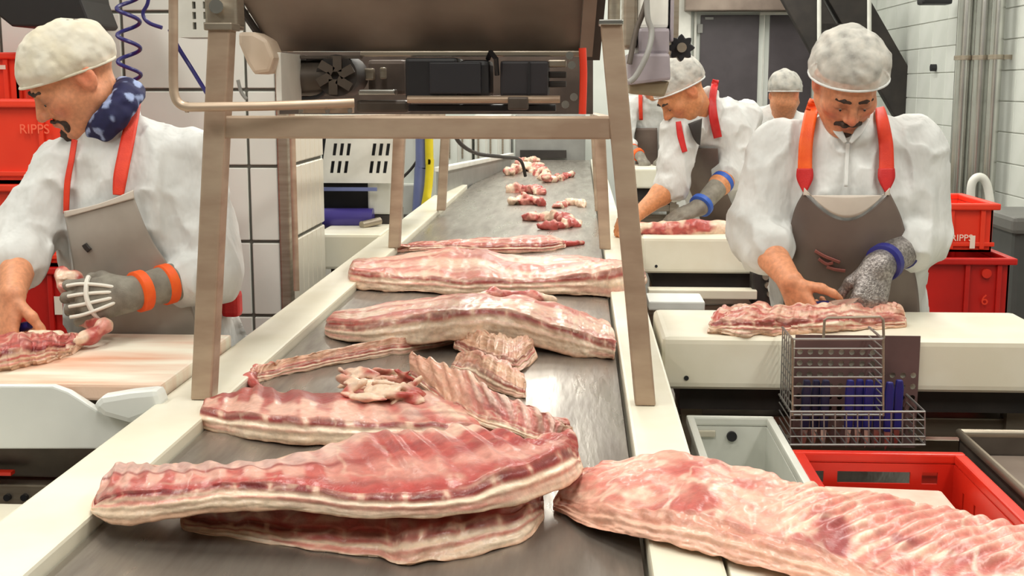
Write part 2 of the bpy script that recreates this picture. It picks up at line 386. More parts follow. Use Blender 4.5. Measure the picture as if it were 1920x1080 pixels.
a = P(417, 52, YG); MB().box((a[0]-.027, YG-.032, a[2]-.006), (a[0]+.027, YG+.03, a[2]+.008)).build('post_cap', M['steel'], gn, bevel=.002)
a = P(1146, 44, YG); MB().box((a[0]-.024, YG-.034, a[2]-.004), (a[0]+.022, YG+.03, a[2]+.006)).build('post_cap', M['chrome'], gn, bevel=.002)
MB().cyl((a[0]+.005, YG, a[2]), (a[0]+.008, YG, 2.1), .012, 12).build('hanger_rod', M['steel'], gn, smooth=True)

# bent tube in front of the left post
t = thing('bent_steel_tube', 'bent stainless tube running down and along in front of the gantry post', 'tube', P(325, 190, 2.38))
pp = [P(324,-120,2.38), P(325,0,2.38), P(325,150,2.38)] + smooth_path([P(326,172,2.38), P(331,188,2.38), P(342,198,2.38), P(356,201,2.38)], 4) + [P(500,199,2.41), P(664,193,2.45)]
MB().tube(pp, .0088, 14).build('tube_body', M['steel_warm'], t, smooth=True)
for q0, q1 in (((348,201),(353,201)), ((610,196),(615,196))):
    MB().cyl(P(*q0, 2.385 if q0[0] < 400 else 2.44), P(*q1, 2.385 if q0[0] < 400 else 2.44), .0105, 14).build('collar', M['steel'], t, smooth=True)

# ------------------------------------------------------------ upper conveyor with its drive, hanging in the gantry
Yu = 3.0
uc = thing('overhead_conveyor', 'dark steel underside of an overhead conveyor with drive motors above the belt', 'conveyor', (-.3, Yu, 1.5))
pan = [P(512,97,Yu), P(1092,97,Yu), P(1116,-200,2.62), P(340,-200,2.62), P(452,0,2.86)]
MB().prism(pan, (0,.03,.012)).build('underside_panel', M['steel_brown'], uc, bevel=.003)
MB().tube([P(430,-15,2.85), P(455,20,2.87), P(490,72,2.95), P(512,97,Yu)], .009, 8).build('panel_flange', M['dark'], uc)
MB().bar(P(1098,97,Yu-.01), P(1122,-200,2.6), .03, .03).build('panel_flange', M['steel_brown'], uc)
MB().bar(P(1112,97,Yu+.02), P(1138,-200,2.62), .03, .05).build('panel_flange', M['dark'], uc)
MB().prism([P(524,97,Yu+.3), P(1112,97,Yu+.3), P(1112,214,Yu+.3), P(524,214,Yu+.3)], (0,.02,0)).build('back_plate', M['clutter'], uc)
lo, hi = pxbox(675, 95, 1095, 106, Yu-.02, .04); MB().box(lo, hi).build('edge_bar', M['steel'], uc, bevel=.003)
lo, hi = pxbox(690, 112, 760, 178, Yu+.1, .1); MB().box(lo, hi).build('gear_housing', M['clutter'], uc, bevel=.01)
lo, hi = pxbox(672, 168, 740, 178, Yu-.05, .05); MB().box(lo, hi).build('bracket', M['chrome'], uc, bevel=.003)
for x0, x1, y0, y1 in ((683, 700, 128, 150), (712, 722, 126, 148)):
    lo, hi = pxbox(x0, y0, x1, y1, Yu+.06, .03); MB().box(lo, hi).build('bracket', M['steel'], uc, bevel=.004)
lo, hi = pxbox(668, 188, 765, 212, Yu-.02, .06); MB().box(lo, hi).build('gear_block', M['steel_dark'], uc, bevel=.008)
lo, hi = pxbox(760, 108, 858, 186, Yu-.1, .16); mo = MB().box(lo, hi).build('motor', M['black'], uc, bevel=.008)
lo, hi = pxbox(805, 116, 902, 176, Yu-.11, .02); MB().box(lo, hi).build('motor_cover', mat('slate_plastic', (40,40,46), .5), mo, bevel=.004)
lo, hi = pxbox(862, 112, 918, 184, Yu-.1, .14); MB().box(lo, hi).build('motor', M['black'], uc, bevel=.012)
lo, hi = pxbox(938, 114, 1028, 180, Yu-.1, .16); mo2 = MB().box(lo, hi).build('motor', mat('slate_plastic2', (46,43,48), .5), uc, bevel=.006)
lo, hi = pxbox(990, 116, 994, 178, Yu-.105, .006); MB().box(lo, hi).build('seam', M['black'], mo2)
MB().tube([P(915,110,Yu-.08), P(920,98,Yu-.1), P(930,110,Yu-.12), P(932,140,Yu-.1)], .006, 8).build('cable', M['black'], uc, smooth=True)
a, b = P(764,186,Yu-.1), P(1050,186,Yu-.1); MB().cyl(a, b, .0085, 14).build('drive_shaft', M['steel_warm'], uc, smooth=True)
lo, hi = pxbox(765, 196, 1042, 209, Yu-.06, .05); MB().box(lo, hi).build('lower_bar', M['black'], uc, bevel=.003)
lo, hi = pxbox(952, 182, 990, 206, Yu-.13, .05); MB().box(lo, hi).build('shaft_bearing', M['steel_dark'], uc, bevel=.004)
for x, y in ((1068,104),(1072,122),(1076,182),(1060,196)):
    MB().cyl(P(x,y,Yu-.12), P(x,y,Yu-.06), .009, 12).build('bolt', M['chrome'], uc, smooth=True)
for y0, y1 in ((112,126),(134,146),(152,164)):
    lo, hi = pxbox(1028, y0, 1062, y1, Yu-.05, .06); MB().box(lo, hi).build('fin', M['dark'] if y0 != 112 else M['steel'], uc, bevel=.003)
MB().tube(smooth_path([P(1092,90,Yu-.14), P(1094,140,Yu-.14), P(1092,214,Yu-.14)], 5), .0085, 12).build('red_hose', M['orange_red'], uc, 'orange red vertical hose', smooth=True)
# left open motor with rotor
mr_ = P(640, 142, Yu)
MB().cyl((mr_[0], Yu-.06, mr_[2]), (mr_[0], Yu+.1, mr_[2]), .048, 24).build('fan_motor', M['dark'], uc, smooth=True)
for k in range(6):
    a = k*math.pi/3; c = (mr_[0], Yu-.075, mr_[2])
    MB().bar((c[0]+.01*math.cos(a), c[1], c[2]+.01*math.sin(a)), (c[0]+.044*math.cos(a+.4), c[1], c[2]+.044*math.sin(a+.4)), .02, .006, (0,1,0)).build('fan_blade', M['steel_dark'], uc)
mr_ = P(588, 146, Yu+.02)
MB().cyl((mr_[0]-.03, Yu-.02, mr_[2]), (mr_[0]+.045, Yu-.02, mr_[2]), .042, 20).build('gearbox', M['steel_dark'], uc, smooth=True)
for x in (536, 552, 572): MB().bar(P(x,104,Yu+.02), P(x+4,186,Yu+.02), .014, .05, (0,1,0)).build('rib', M['clutter'], uc, bevel=.003)
MB().tube(smooth_path([P(560,186,Yu-.04), P(600,180,Yu-.05), P(618,150,Yu-.05), P(608,112,Yu-.04), P(575,112,Yu-.04)], 6), .0055, 8).build('hose', M['black'], uc, smooth=True)
lo, hi = pxbox(526, 104, 676, 110, Yu-.06, .03); MB().box(lo, hi).build('frame_strip', M['steel_dark'], uc)
lo, hi = pxbox(560, 201, 660, 212, Yu+.05, .03); MB().box(lo, hi).build('frame_strip', M['cream'], uc)
for x in (564, 614, 656): MB().cyl(P(x,208,Yu-.02), P(x,208,Yu+.04), .006, 10).build('bolt', M['chrome'], uc, smooth=True)
# cream plastic chute piece and side shield on the left
MB().prism([P(446,60,2.7), P(475,60,2.7), P(500,74,2.7), P(514,108,2.7), P(505,136,2.7), P(476,140,2.7), P(462,118,2.7), P(447,82,2.7)], (0,.1,0)).build('guide_block', M['cream'], None, 'cream plastic guide block hanging right of the left gantry post', 'guide block', bevel=.008)
lo, hi = pxbox(518, 98, 526, 190, 2.75, .2); MB().box(lo, hi).build('side_shield', M['frame_w'], uc, bevel=.002)
MB().tube(smooth_path([P(446,150,2.7), P(452,172,2.7), P(462,186,2.7)], 5), .004, 8).build('cable', M['grey'], uc)

# switch boxes left and right of the frame top
t = thing('slotted_cable_duct', 'pale grey slotted cable duct beside the left gantry post', 'cable duct', P(365, 70, 2.75))
lo, hi = pxbox(334, -80, 396, 70, 2.75, .1)
w = hi[0]-lo[0]; h = hi[2]-lo[2]; hs = []
for k in range(7):
    for x0 in (.42, .72): hs.append((w*x0, w*(x0+.1), h*(.1+.13*k), h*(.19+.13*k)))
holed(MB(), lo, (1,0,0), (0,0,1), (0,.012,0), w, h, hs).build('slotted_cover', M['frame_w'], t)
MB().box((lo[0], lo[1]+.02, lo[2]), hi).build('duct_body', M['grey'], t)
lo, hi = pxbox(384, -60, 442, 50, 2.56, .06); t = thing('hanger_bracket', 'steel hanger bracket with a round bolt above the left gantry post', 'bracket', lo)
MB().box(lo, hi).build('bracket_body', M['steel'], t, bevel=.006)
MB().cyl(P(405,12,2.53), P(405,12,2.57), .014, 16).build('bolt', M['chrome'], t, smooth=True)
MB().box(*pxbox(426, -60, 446, 56, 2.6, .04)).build('flange', M['steel_brown'], t, bevel=.004)
t = thing('electrical_cabinet', 'grey overhead electrical cabinet with hanging cables right of the gantry', 'cabinet', P(1220, 60, 3.6))
MB().box(*pxbox(1196, 52, 1256, 102, 3.6, .25)).build('cabinet_body', M['lav'], t, bevel=.01)
MB().box(*pxbox(1194, -90, 1256, 53, 3.62, .22)).build('upper_housing', M['frame_w'], t, bevel=.01)
MB().box(*pxbox(1168, -60, 1196, 90, 3.6, .2)).build('side_column', M['steel'], t, bevel=.008)
MB().box(*pxbox(1256, -80, 1266, 78, 3.62, .2)).build('side_column', M['lav'], t, bevel=.008)
MB().prism([P(1176,100,3.58), P(1256,100,3.58), P(1258,150,3.58), P(1240,152,3.58), P(1178,160,3.58)], (0,.2,0)).build('hopper', M['lav'], t, bevel=.008)
MB().prism([P(1180,152,3.6), P(1256,152,3.6), P(1246,182,3.6), P(1180,176,3.6)], (0,.15,0)).build('hopper_base', mat('khaki_metal', (150,136,110), .5, .3), t, bevel=.008)
MB().box(*pxbox(1184, 70, 1193, 88, 3.57, .03)).build('latch', M['dark'], t, bevel=.003)
MB().tube(smooth_path([P(1212,-40,3.56), P(1214,30,3.56), P(1222,60,3.56), P(1214,100,3.54), P(1194,140,3.54), P(1180,154,3.54)], 6), .008, 10).build('cable', M['grey'], t, smooth=True)
MB().tube(smooth_path([P(1225,-40,3.57), P(1205,25,3.57), P(1192,60,3.57), P(1180,120,3.56)], 6), .008, 10).build('cable', M['steel_dark'], t, smooth=True)
kn = P(1276, 90, 3.75)
mb = MB(); ring = []
for k in range(32):
    a = 2*math.pi*k/32; rr = .034+.006*math.cos(a*8); ring.append((kn[0]+rr*math.cos(a), 3.72, kn[2]+rr*math.sin(a)))
mb.prism(ring, (0,.05,0)); ko = thing('hand_knob', 'black fluted hand knob above the worker in the red straps', 'knob', kn)
mb.build('grip', M['black'], ko, bevel=.003); MB().cyl((kn[0], 3.70, kn[2]), (kn[0], 4.1, kn[2]), .014, 14).build('spindle', M['steel'], ko, smooth=True)
MB().box((kn[0]-.02, 4.1, kn[2]-.02), (kn[0]+.02, 4.14, CEIL)).build('stem', M['steel'], ko)

# ------------------------------------------------------------ hoses
cx = P(236, 0, 3.9)[0]; z0 = P(236, 150, 3.9)[2]; pts = []
for k in range(0, 140):
    a = k/139; th_ = a*2*math.pi*6.5; pts.append((cx+.034*math.sin(th_)+.014*a, 3.9+.034*math.cos(th_), z0+.52*a))
o = MB().tube(pts, .0062, 8).build('coiled_air_hose', M['navy'], None, 'navy blue coiled air hose hanging behind the left worker', 'hose', smooth=True)
MB().tube(smooth_path([P(276,-60,4.0), P(278,0,4.0), P(268,25,4.0), P(278,42,4.0), P(304,52,4.0)], 6), .0062, 8).build('air_hose', M['navy'], None, 'short curved navy hose end beside the coiled hose', 'hose', smooth=True)
MB().tube(smooth_path([P(318,55,2.6), P(332,85,2.6), P(360,130,2.6), P(392,182,2.56)], 5), .0045, 8).build('air_hose', M['navy'], None, 'straight navy hose running diagonally to the gantry post', 'hose', smooth=True)
MB().tube(smooth_path([(P(804,240,7.12)[0],7.12,CEIL), P(804,240,7.12), P(806,300,7.12), P(803,350,7.12), P(797,386,7.12)], 5), .024, 10).build('yellow_hose', M['yellow'], None, 'yellow hose hanging beside the white machine', 'hose', smooth=True)
MB().tube(smooth_path([(P(790,240,7.16)[0],7.16,CEIL), P(790,240,7.16), P(788,320,7.16), P(784,398,7.16)], 5), .034, 10).build('blue_hose', M['bluegrey'], None, 'blue grey hose left of the yellow hose', 'hose', smooth=True)
MB().tube(smooth_path([P(845,235,5.2), P(862,268,5.4), P(895,288,5.8), P(940,294,6.2), P(975,300,6.6), P(985,330,6.7)], 6), .009, 8).build('black_cable', M['dark'], None, 'black cable sagging below the gantry crossbar over the belt', 'cable', smooth=True)
# ------------------------------------------------------------ white machine behind the partition
t = thing('packing_machine', 'white machine with slotted cover and blue roller behind the tiled partition', 'machine', (P(690,400,5.6)[0], 5.7, 0))
lo, hi = pxbox(600, 240, 742, 343, 5.6, .02); w = hi[0]-lo[0]; h = hi[2]-lo[2]; hs = []
for x0 in (.11, .62):
    for k in range(3):
        for y0 in (.3, .62): hs.append((w*(x0+.09*k), w*(x0+.045+.09*k), h*(y0-.12), h*(y0+.1)))
holed(MB(), lo, (1,0,0), (0,0,1), (0,.012,0), w, h, hs, .16).build('slotted_cover', M['frame_w'], t)
MB().box((lo[0], 5.66, lo[2]), (hi[0]-.03, 6.0, hi[2])).build('slot_dark_backing', M['black'], t)  # black block standing for the shade inside the slots
MB().box(*pxbox(560, 343, 712, 440, 5.72, .2)).build('recess_dark_block', M['black'], t)  # solid block, its black stands for the shade in the roller opening
lo, hi = pxbox(600, 352, 706, 358, 5.58, .02); MB().box(lo, hi).build('guide_strip', M['bluegrey'], t)
MB().cyl(P(590,409,5.62), P(700,409,5.62), .045, 24).build('roller', mat('violet_roller', (72,62,140), .3, .1), t, smooth=True)
MB().cyl(P(678,422,5.5), P(712,414,5.58), .017, 14).build('roller_bolt', M['steel'], t, smooth=True)
MB().box(*pxbox(690, 338, 733, 402, 5.65, .35)).build('side_box', M['grey_crate'], t, bevel=.01)
MB().box(*pxbox(700, 402, 732, 442, 5.66, .3)).build('drive_box', M['dark'], t, bevel=.01)
lo, hi = pxbox(726, 215, 800, 345, 7.3, .3)
t2 = thing('grey_cabinet', 'pale grey cabinet with dark drive box behind the slotted white machine', 'cabinet', (lo[0], 7.3, 0))
MB().box((lo[0], 7.3, .95), hi).build('cabinet_body', M['tile'], t2, bevel=.01)
MB().box(*pxbox(726, 345, 786, 404, 7.25, .3)).build('side_box', M['grey_crate'], t2, bevel=.01)
lo, hi = pxbox(726, 404, 778, 440, 7.2, .3); MB().box(lo, hi).build('drive_box', M['dark'], t2, bevel=.01)
MB().box((lo[0], 7.25, 0), (hi[0]-.02, 7.5, lo[2])).build('pedestal', M['steel_dark'], t2)
lo, hi = pxbox(590, 440, 724, 505, 5.25, .4)
MB().box((lo[0], 5.25, lo[2]), (hi[0]-.02, 5.7, hi[2])).build('front_tray', M['pe'], t, bevel=.012)
for x in (lo[0]+.05, hi[0]-.08):
    for y in (5.35, 5.95): MB().box((x, y, 0), (x+.05, y+.05, lo[2] if y < 5.6 else .98)).build('leg', M['steel_dark'], t)
MB().box((lo[0], 5.3, .45), (hi[0]-.03, 5.9, .5)).build('shelf', M['dark'], t)
MB().tube(smooth_path([P(742,345,7.2), P(770,318,7.2), P(788,292,7.2)], 5), .008, 8).build('cable', M['dark'], t2)

# ------------------------------------------------------------ left cutting station
t = thing('cutting_table', 'white cutting table with pink stained top in front of the left worker', 'table', (-1.5, 2.7, 0))
x1 = XB0-.135
MB().box((-2.6, 2.47, ZT-.035), (x1, 3.0, ZT)).build('cutting_board', M['pe_stain'], t, bevel=.006)
MB().box((-2.6, 2.5, ZT-.1), (x1-.1, 2.96, ZT-.036)).build('under_frame', M['steel'], t)
yf = 2.44
poly = [P(-300,722,yf), P(98,724,yf), P(128,735,yf), P(186,772,yf), P(240,790,yf), P(284,797,yf), P(262,815,yf), P(236,842,yf), P(-300,842,yf)]
MB().prism(poly, (0,.022,0)).build('front_fascia', M['pe_blue'], t, bevel=.004)
poly = [P(228,762,yf-.03), P(246,746,yf-.03), P(300,737,yf-.03), P(352,732,yf-.03), P(364,765,yf-.03), P(330,785,yf-.03), P(300,796,yf-.03), P(250,782,yf-.03)]
MB().prism([p-np.array((.062,0,0)) for p in poly], (0,.05,0)).build('guide_block', M['pe_blue'], t, bevel=.012)
for px, py in ((284,797),(262,815)):
    a = P(px-8, py+4, yf-.004); MB().cyl(a, a+np.array((0,.01,0)), .006, 10).build('bolt', M['dark'], t)
MB().box((-2.6, 2.52, ZT-.215), (-.95, 2.9, ZT-.145)).build('lower_rail', M['steel_dark'], t, bevel=.004)
MB().box((-2.6, 2.5, ZT-.30), (-.98, 2.56, ZT-.225)).build('lower_rail', M['steel'], t, bevel=.004)
for k in range(4): a = P(12+32*k-(6 if k == 2 else 0), 934, 2.49); MB().cyl(a, a+np.array((0,.012,0)), .0075, 10).build('bolt', M['black'], t)  # black discs standing for dark holes in the rail
for x in (-2.5, -1.0):
    for y in (2.56, 2.88): MB().box((x-.03, y-.03, 0), (x+.03, y+.03, ZT-.1)).build('leg', M['steel'], t)
lo, hi = pxbox(-120, 886, 20, 890, 2.47, .02); MB().box(lo, hi).build('red_strip', M['red'], None, 'thin red strip on the lower rail of the left cutting table', 'strip')
zz = .72; a = PZ(82, 945, zz); b = PZ(-250, 945, zz)
t = thing('spare_board', 'white plastic board with pink edge leaning low at the left corner', 'board', (b[0], a[1], zz))
MB().box((b[0], 1.75, zz-.03), (a[0]-.03, a[1], zz)).build('board', M['pe'], t, bevel=.004)
MB().box((a[0]-.03, 1.75, zz-.03), (a[0], a[1], zz+.006)).build('pink_edge', mat('pink_plastic', (226,160,132), .5, col2=(236,206,180), nscale=6), t, bevel=.004)
for x in (b[0]+.05, a[0]-.1):
    for y in (1.85, a[1]-.08): MB().box((x-.02, y-.02, 0), (x+.02, y+.02, zz-.031)).build('leg', M['steel'], t)

# ------------------------------------------------------------ tables on the right
def table(name, label, x0, x1, y0, y1, zf, zband, cham=None):
    t = thing(name, label, 'table', ((x0+x1)/2, (y0+y1)/2, 0), 'white cutting tables on the right')
    poly = [(x0,y0,zf), (x1,y0,zf), (x1,y1,zf), (x0,y1,zf)]
    MB().prism(poly, (0,0,ZT-zf)).build('cutting_slab', M['pe'], t, bevel=.018, seg=3)
    MB().box((x0+.05, y0+.06, zband), (x1-.03, y1-.03, zf-.001)).build('under_band', M['dark'], t)
    MB().box((x0+.05, y0+.12, zband-.08), (x1-.03, y0+.2, zband-.03)).build('lower_rail', M['steel'], t, bevel=.004)
    MB().box((x0+.05, y1-.12, zband-.2), (x1-.03, y1-.05, zband-.13)).build('lower_rail', M['steel'], t, bevel=.004)
    for x in (x0+.06, x1-.1):
        for y in (y0+.1, y1-.1): MB().box((x, y, 0), (x+.05, y+.05, zband)).build('leg', M['steel'], t)
    a = (x0+.06, y0-.003, zf+.03); MB().cyl(a, (a[0], y0+.012, a[2]), .006, 12).build('bolt', M['black'], t)
    return t
tR = table('cutting_table', 'white thick cutting table in front of the moustached right worker', .205, 1.17, 3.03, 3.42, .818, .755)
tC = table('cutting_table', 'white cutting table of the rear worker, beyond the right table', .255, 1.05, 5.1, 5.62, .80, .735)
lo, hi = pxbox(1216, 545, 1420, 560, 4.95, .08); MB().box((lo[0], 4.95, lo[2]), hi).build('shelf_rail', M['pe'], tC, bevel=.004)
lo, hi = pxbox(1216, 566, 1322, 582, 4.7, .2); MB().box(lo, hi).build('tray', M['pe_blue'], None, 'small white tray low beside the conveyor behind the right table', 'tray', bevel=.006)
MB().box((lo[0]+.02, 4.72, 0), (lo[0]+.05, 4.75, lo[2])).build('leg', M['steel'], tC); MB().box((hi[0]-.05, 4.72, 0), (hi[0]-.02, 4.75, lo[2])).build('leg', M['steel'], tC)
tD = table('cutting_table', 'farthest small white cutting table before the distant worker', .36, .78, 9.4, 9.9, .80, .70)
# boards beside the conveyor at the near right
bz = ZR-.004
for k, (y0, y1, lb) in enumerate(((1.2, 1.735, 'nearer pale pink board at the bottom edge beside the belt'), (1.745, 1.86, 'pale pink board under the right pork slab beside the belt'))):
    t = thing('side_board', lb, 'board', (.5, y0, 0), 'pale boards beside the belt')
    xb = 1.25 if k == 0 else .52
    MB().box((XB1+.11, y0, bz-.03), (xb, y1, bz)).build('board', M['pe_stain'], t, bevel=.004)
    for x in (XB1+.18, xb-.07): MB().box((x-.02, (y0+y1)/2-.02, 0), (x+.02, (y0+y1)/2+.02, bz-.031)).build('leg', M['steel'], t)

# ------------------------------------------------------------ crates
def crate(label, x0, x1, y0, y1, z0, z1, m, group=None, slots=False, ribs=True, name='crate', rim=.02, text=None, grip=True):
    t = thing(name, label, 'crate', ((x0+x1)/2, (y0+y1)/2, z0), group); W = .006; h = z1-z0
    def hs(w):
        if not slots: return [(w/2-.06, w/2+.06, h*.62, h*.80)] if grip else []
        q = [(w/2-.09, w/2+.07, h*.72, h*.83)]
        return q + [(w/2-.155, w/2-.12, h*.72, h*.83), (w/2+.095, w/2+.13, h*.72, h*.83)]
    def hsl(l):
        if not slots: return []
        return [(l*.08, l*.1, h*.52, h*.74), (l*.2, l*.22, h*.52, h*.74), (l*.34, l*.58, h*.5, h*.74), (l*.7, l*.72, h*.52, h*.74), (l*.84, l*.86, h*.52, h*.74)]
    hw = h-.0225; b = MB()
    b.box((x0, y0, z0), (x1, y1, z0+.008))
    holed(b, (x0, y0, z0), (1,0,0), (0,0,1), (0,W,0), x1-x0, hw, hs(x1-x0))
    holed(b, (x0, y1-W, z0), (1,0,0), (0,0,1), (0,W,0), x1-x0, hw, hs(x1-x0))
    holed(b, (x0, y0, z0), (0,1,0), (0,0,1), (W,0,0), y1-y0, hw, hsl(y1-y0))
    holed(b, (x1-W, y0, z0), (0,1,0), (0,0,1), (W,0,0), y1-y0, hw, hsl(y1-y0))
    b.build('crate_body', m, t)
    r = MB(); R = rim
    r.box((x0-R, y0-R, z1-.022), (x1+R, y0+W, z1)); r.box((x0-R, y1-W, z1-.022), (x1+R, y1+R, z1))
    r.box((x0-R, y0+W, z1-.022), (x0+W, y1-W, z1)); r.box((x1-W, y0+W, z1-.022), (x1+R, y1-W, z1))
    r.build('rim', m, t, bevel=.005)
    if ribs:
        for x in (x0+.035, x0+.14, x1-.14, x1-.035):
            MB().box((x-.008, y0-.012, z0+.01), (x+.008, y0, z1-.022)).build('rib', m, t, bevel=.003)
        for y in (y0+.04, (y0+y1)/2, y1-.04):
            for x, dx in ((x0, -.012), (x1, .012)):
                MB().box((min(x, x+dx), y-.008, z0+.01), (max(x, x+dx), y+.008, z1-.022)).build('rib', m, t, bevel=.003)
        MB().box((x0-.008, y0-.01, z0+.02), (x1+.008, y0, z0+.035)).build('rib', m, t, bevel=.003)
    return t
def lettering(body, x, z, y, size, parent, m, name='lettering'):
    cu = bpy.data.curves.new('lettering', 'FONT'); cu.body = body; cu.size = size; cu.extrude = .0006
    o = bpy.data.objects.new('tmp', cu); C.objects.link(o); dg = bpy.context.evaluated_depsgraph_get()
    me = bpy.data.meshes.new_from_object(o.evaluated_get(dg)); bpy.data.objects.remove(o)
    me.materials.clear(); me.materials.append(m)
    return inst(name, me, (x, y, z), parent, rot=(math.pi/2, 0, 0))
# right stack
zc = [0, .2, .4, .6]
G = 'red crates stacked behind the right worker'
yc = 4.3; xr_ = P(1893, 500, yc)[0]
ztop = P(1800, 482, yc)[2]
hh = ztop/4
names = ['bottom red crate of the stack behind the right worker', 'second lowest red crate of the stack behind the right worker', 'second highest red crate of the stack behind the right worker, just under the wide one', 'wide deep red crate below the lettered crate behind the right worker']
for k in range(4):
    ct = crate(names[k], xr_-.44, xr_, yc, yc+.6, hh*k+(.002 if k else 0), hh*(k+1)-.002, M['red_deep'] if k == 3 else M['red'], G, grip=False)
a = P(1848, 512, yc); mb = MB().cyl((a[0], yc-.014, a[2]), (a[0], yc-.002, a[2]), .016, 16); mb.build('round_boss', M['red'], ct, smooth=True)
a = P(1842, 570, yc); lettering('6', a[0]-.01, a[2], yc-.0135, .05, ct, M['orange_red'])
yu = 4.42; xr2 = P(1862, 400, yu)[0]; zt2 = P(1820, 392, yu)[2]
ct = crate('bright red crate with white lettering, topmost behind the right worker', xr2-.42, xr2, yu, yu+.4, ztop+.002, zt2+.02, M['orange_red'], G, grip=False)
a = P(1780, 455, yu); lettering('RIPPS', a[0], a[2]+.008, yu-.0135, .032, ct, M['white_ink'])
lo, hi = pxbox(1818, 442, 1829, 466, yu-.014, .0015); MB().box(lo, hi).build('lettering_stroke', M['white_ink'], ct)
# left stacks
G = 'red crates stacked behind the left worker'
yc = 3.75; x1c = P(168, 300, yc)[0]
zl = [0, .24, .48, .72, .96, 1.2, P(60, 188, yc)[2]]
zz = np.linspace(0, P(60, 186, yc)[2], 7)
nm = ['bottom', 'second lowest', 'third lowest', 'third highest', 'second highest', 'topmost']; stack = []
for k in range(6):
    ct = crate('%s red crate of the front stack behind the left worker' % nm[k], x1c-.62, x1c, yc, yc+.38, zz[k]+(.002 if k else 0), zz[k+1]-.002, M['orange_red'] if k > 3 else M['red_deep'], G, grip=False); stack.append(ct)
a = P(40, 250, yc); lettering('RIPPS', a[0], a[2], yc-.0135, .04, ct, mat('pale_red_ink', (250,110,80), .5))
yc2 = 4.195; x1d = P(30, 100, yc2)[0]; z1 = zz[-1]; z2 = P(10, 97, yc2)[2]
zq = np.linspace(0, z2, 8); nm2 = ['bottom', 'second lowest', 'third lowest', 'middle', 'third highest', 'second highest', 'topmost']
for k in range(7):
    ct = crate('%s red crate of the taller rear stack at the left edge' % nm2[k], x1d-.5, x1d, yc2, yc2+.26, zq[k]+(.002 if k else 0), zq[k+1]-.002, M['orange_red'], G, grip=False)
lo, hi = pxbox(-8, 122, 10, 130, yc2-.014, .0015); MB().box(lo, hi).build('white_mark', M['white_ink'], ct)
lo, hi = pxbox(103, 556, 116, 590, yc-.014, .0015); MB().box(lo, hi).build('paper_label', M['white_ink'], stack[2])

# front right: grey crate, red slotted crate, steel bin on a low stand
zs = .5
t = thing('low_stand', 'steel stand carrying the crates below the right table', 'stand', (.75, 2.5, 0))
MB().box((.22, 2.16, zs-.04), (1.6, 3.0, zs)).build('stand_top', M['steel'], t, bevel=.006)
for x in (.27, 1.55):
    for y in (2.22, 2.94): MB().box((x-.025, y-.025, 0), (x+.025, y+.025, zs-.04)).build('leg', M['steel'], t)
a = P(1483, 842, 2.78); b = P(1792, 842, 2.78)
rc = crate('red slotted crate standing open below the knife basket', a[0]+.02, b[0]-.004, 2.2, 2.76, zs+.001, a[2], M['red'], slots=True, ribs=False)
zf = .652
MB().prism([(a[0]+.06, 2.24, zf), (b[0]-.05, 2.24, zf), (b[0]-.05, 2.70, zf+.01), (a[0]+.06, 2.72, zf+.01)], (0,0,.02)).build('fat_slab', mat('pale_fat', (250,238,222), .45, col2=(238,196,178), nscale=6, bump=.3, bscale=30), None, 'pale slab of fat lying inside the red slotted crate', 'meat', bevel=.008)
MB().box((a[0]+.05, 2.22, zs+.011), (b[0]-.04, 2.7, zf-.002)).build('packed_trimmings', mat('pale_fat2', (230,190,170), .5), None, 'pale pork trimmings filling the red slotted crate under the fat slab', 'meat', bevel=.02)
a2 = P(1296, 778, 2.93)
gc = crate('grey plastic crate left of the red slotted crate', a2[0], a[0]-.03, 2.35, 2.92, zs+.001, a2[2], M['grey_crate'], ribs=False, rim=.012, grip=False)
q = P(1372, 818, 2.91); MB().cyl((q[0], 2.905, q[2]), (q[0], 2.913, q[2]), .012, 16).build('hole', M['black'], gc)
lo, hi = pxbox(1305, 808, 1342, 820, 2.905, .008); MB().box(lo, hi).build('embossed_mark', mat('beige_mark', (196,190,172), .5), gc, bevel=.003)
a3 = P(1778, 808, 2.96)
t = thing('steel_bin', 'dark stainless steel bin right of the red slotted crate', 'bin', (a3[0]+.3, 2.6, zs))
b0 = MB(); x0, x1, y0, y1, z1 = a3[0]+.02, 1.6, 2.3, 2.94, a3[2]
b0.box((x0,y0,zs+.001),(x1,y1,zs+.012)); b0.box((x0,y0,zs),(x0+.006,y1,z1)); b0.box((x1-.006,y0,zs),(x1,y1,z1)); b0.box((x0,y0,zs),(x1,y0+.006,z1)); b0.box((x0,y1-.006,zs),(x1,y1,z1))
b0.build('bin_body', M['steel_dark'], t)
MB().tube([(x0,y0,z1),(x0,y1,z1),(x1,y1,z1),(x1,y0,z1),(x0,y0,z1)], .011, 10).build('rolled_rim', M['steel'], t, smooth=True)
MB().box((x0+.01,y0+.01,z1-.06),(x1-.01,y1-.01,z1-.05)).build('inner_lid', M['steel_brown'], t)

# ------------------------------------------------------------ knife basket on the front of the right table
yb0, yb1 = 2.865, 3.02
kb = thing('knife_basket', 'wire knife basket with perforated back plate hung on the right table', 'basket', P(1600, 830, 2.94))
Wm = M['wire']
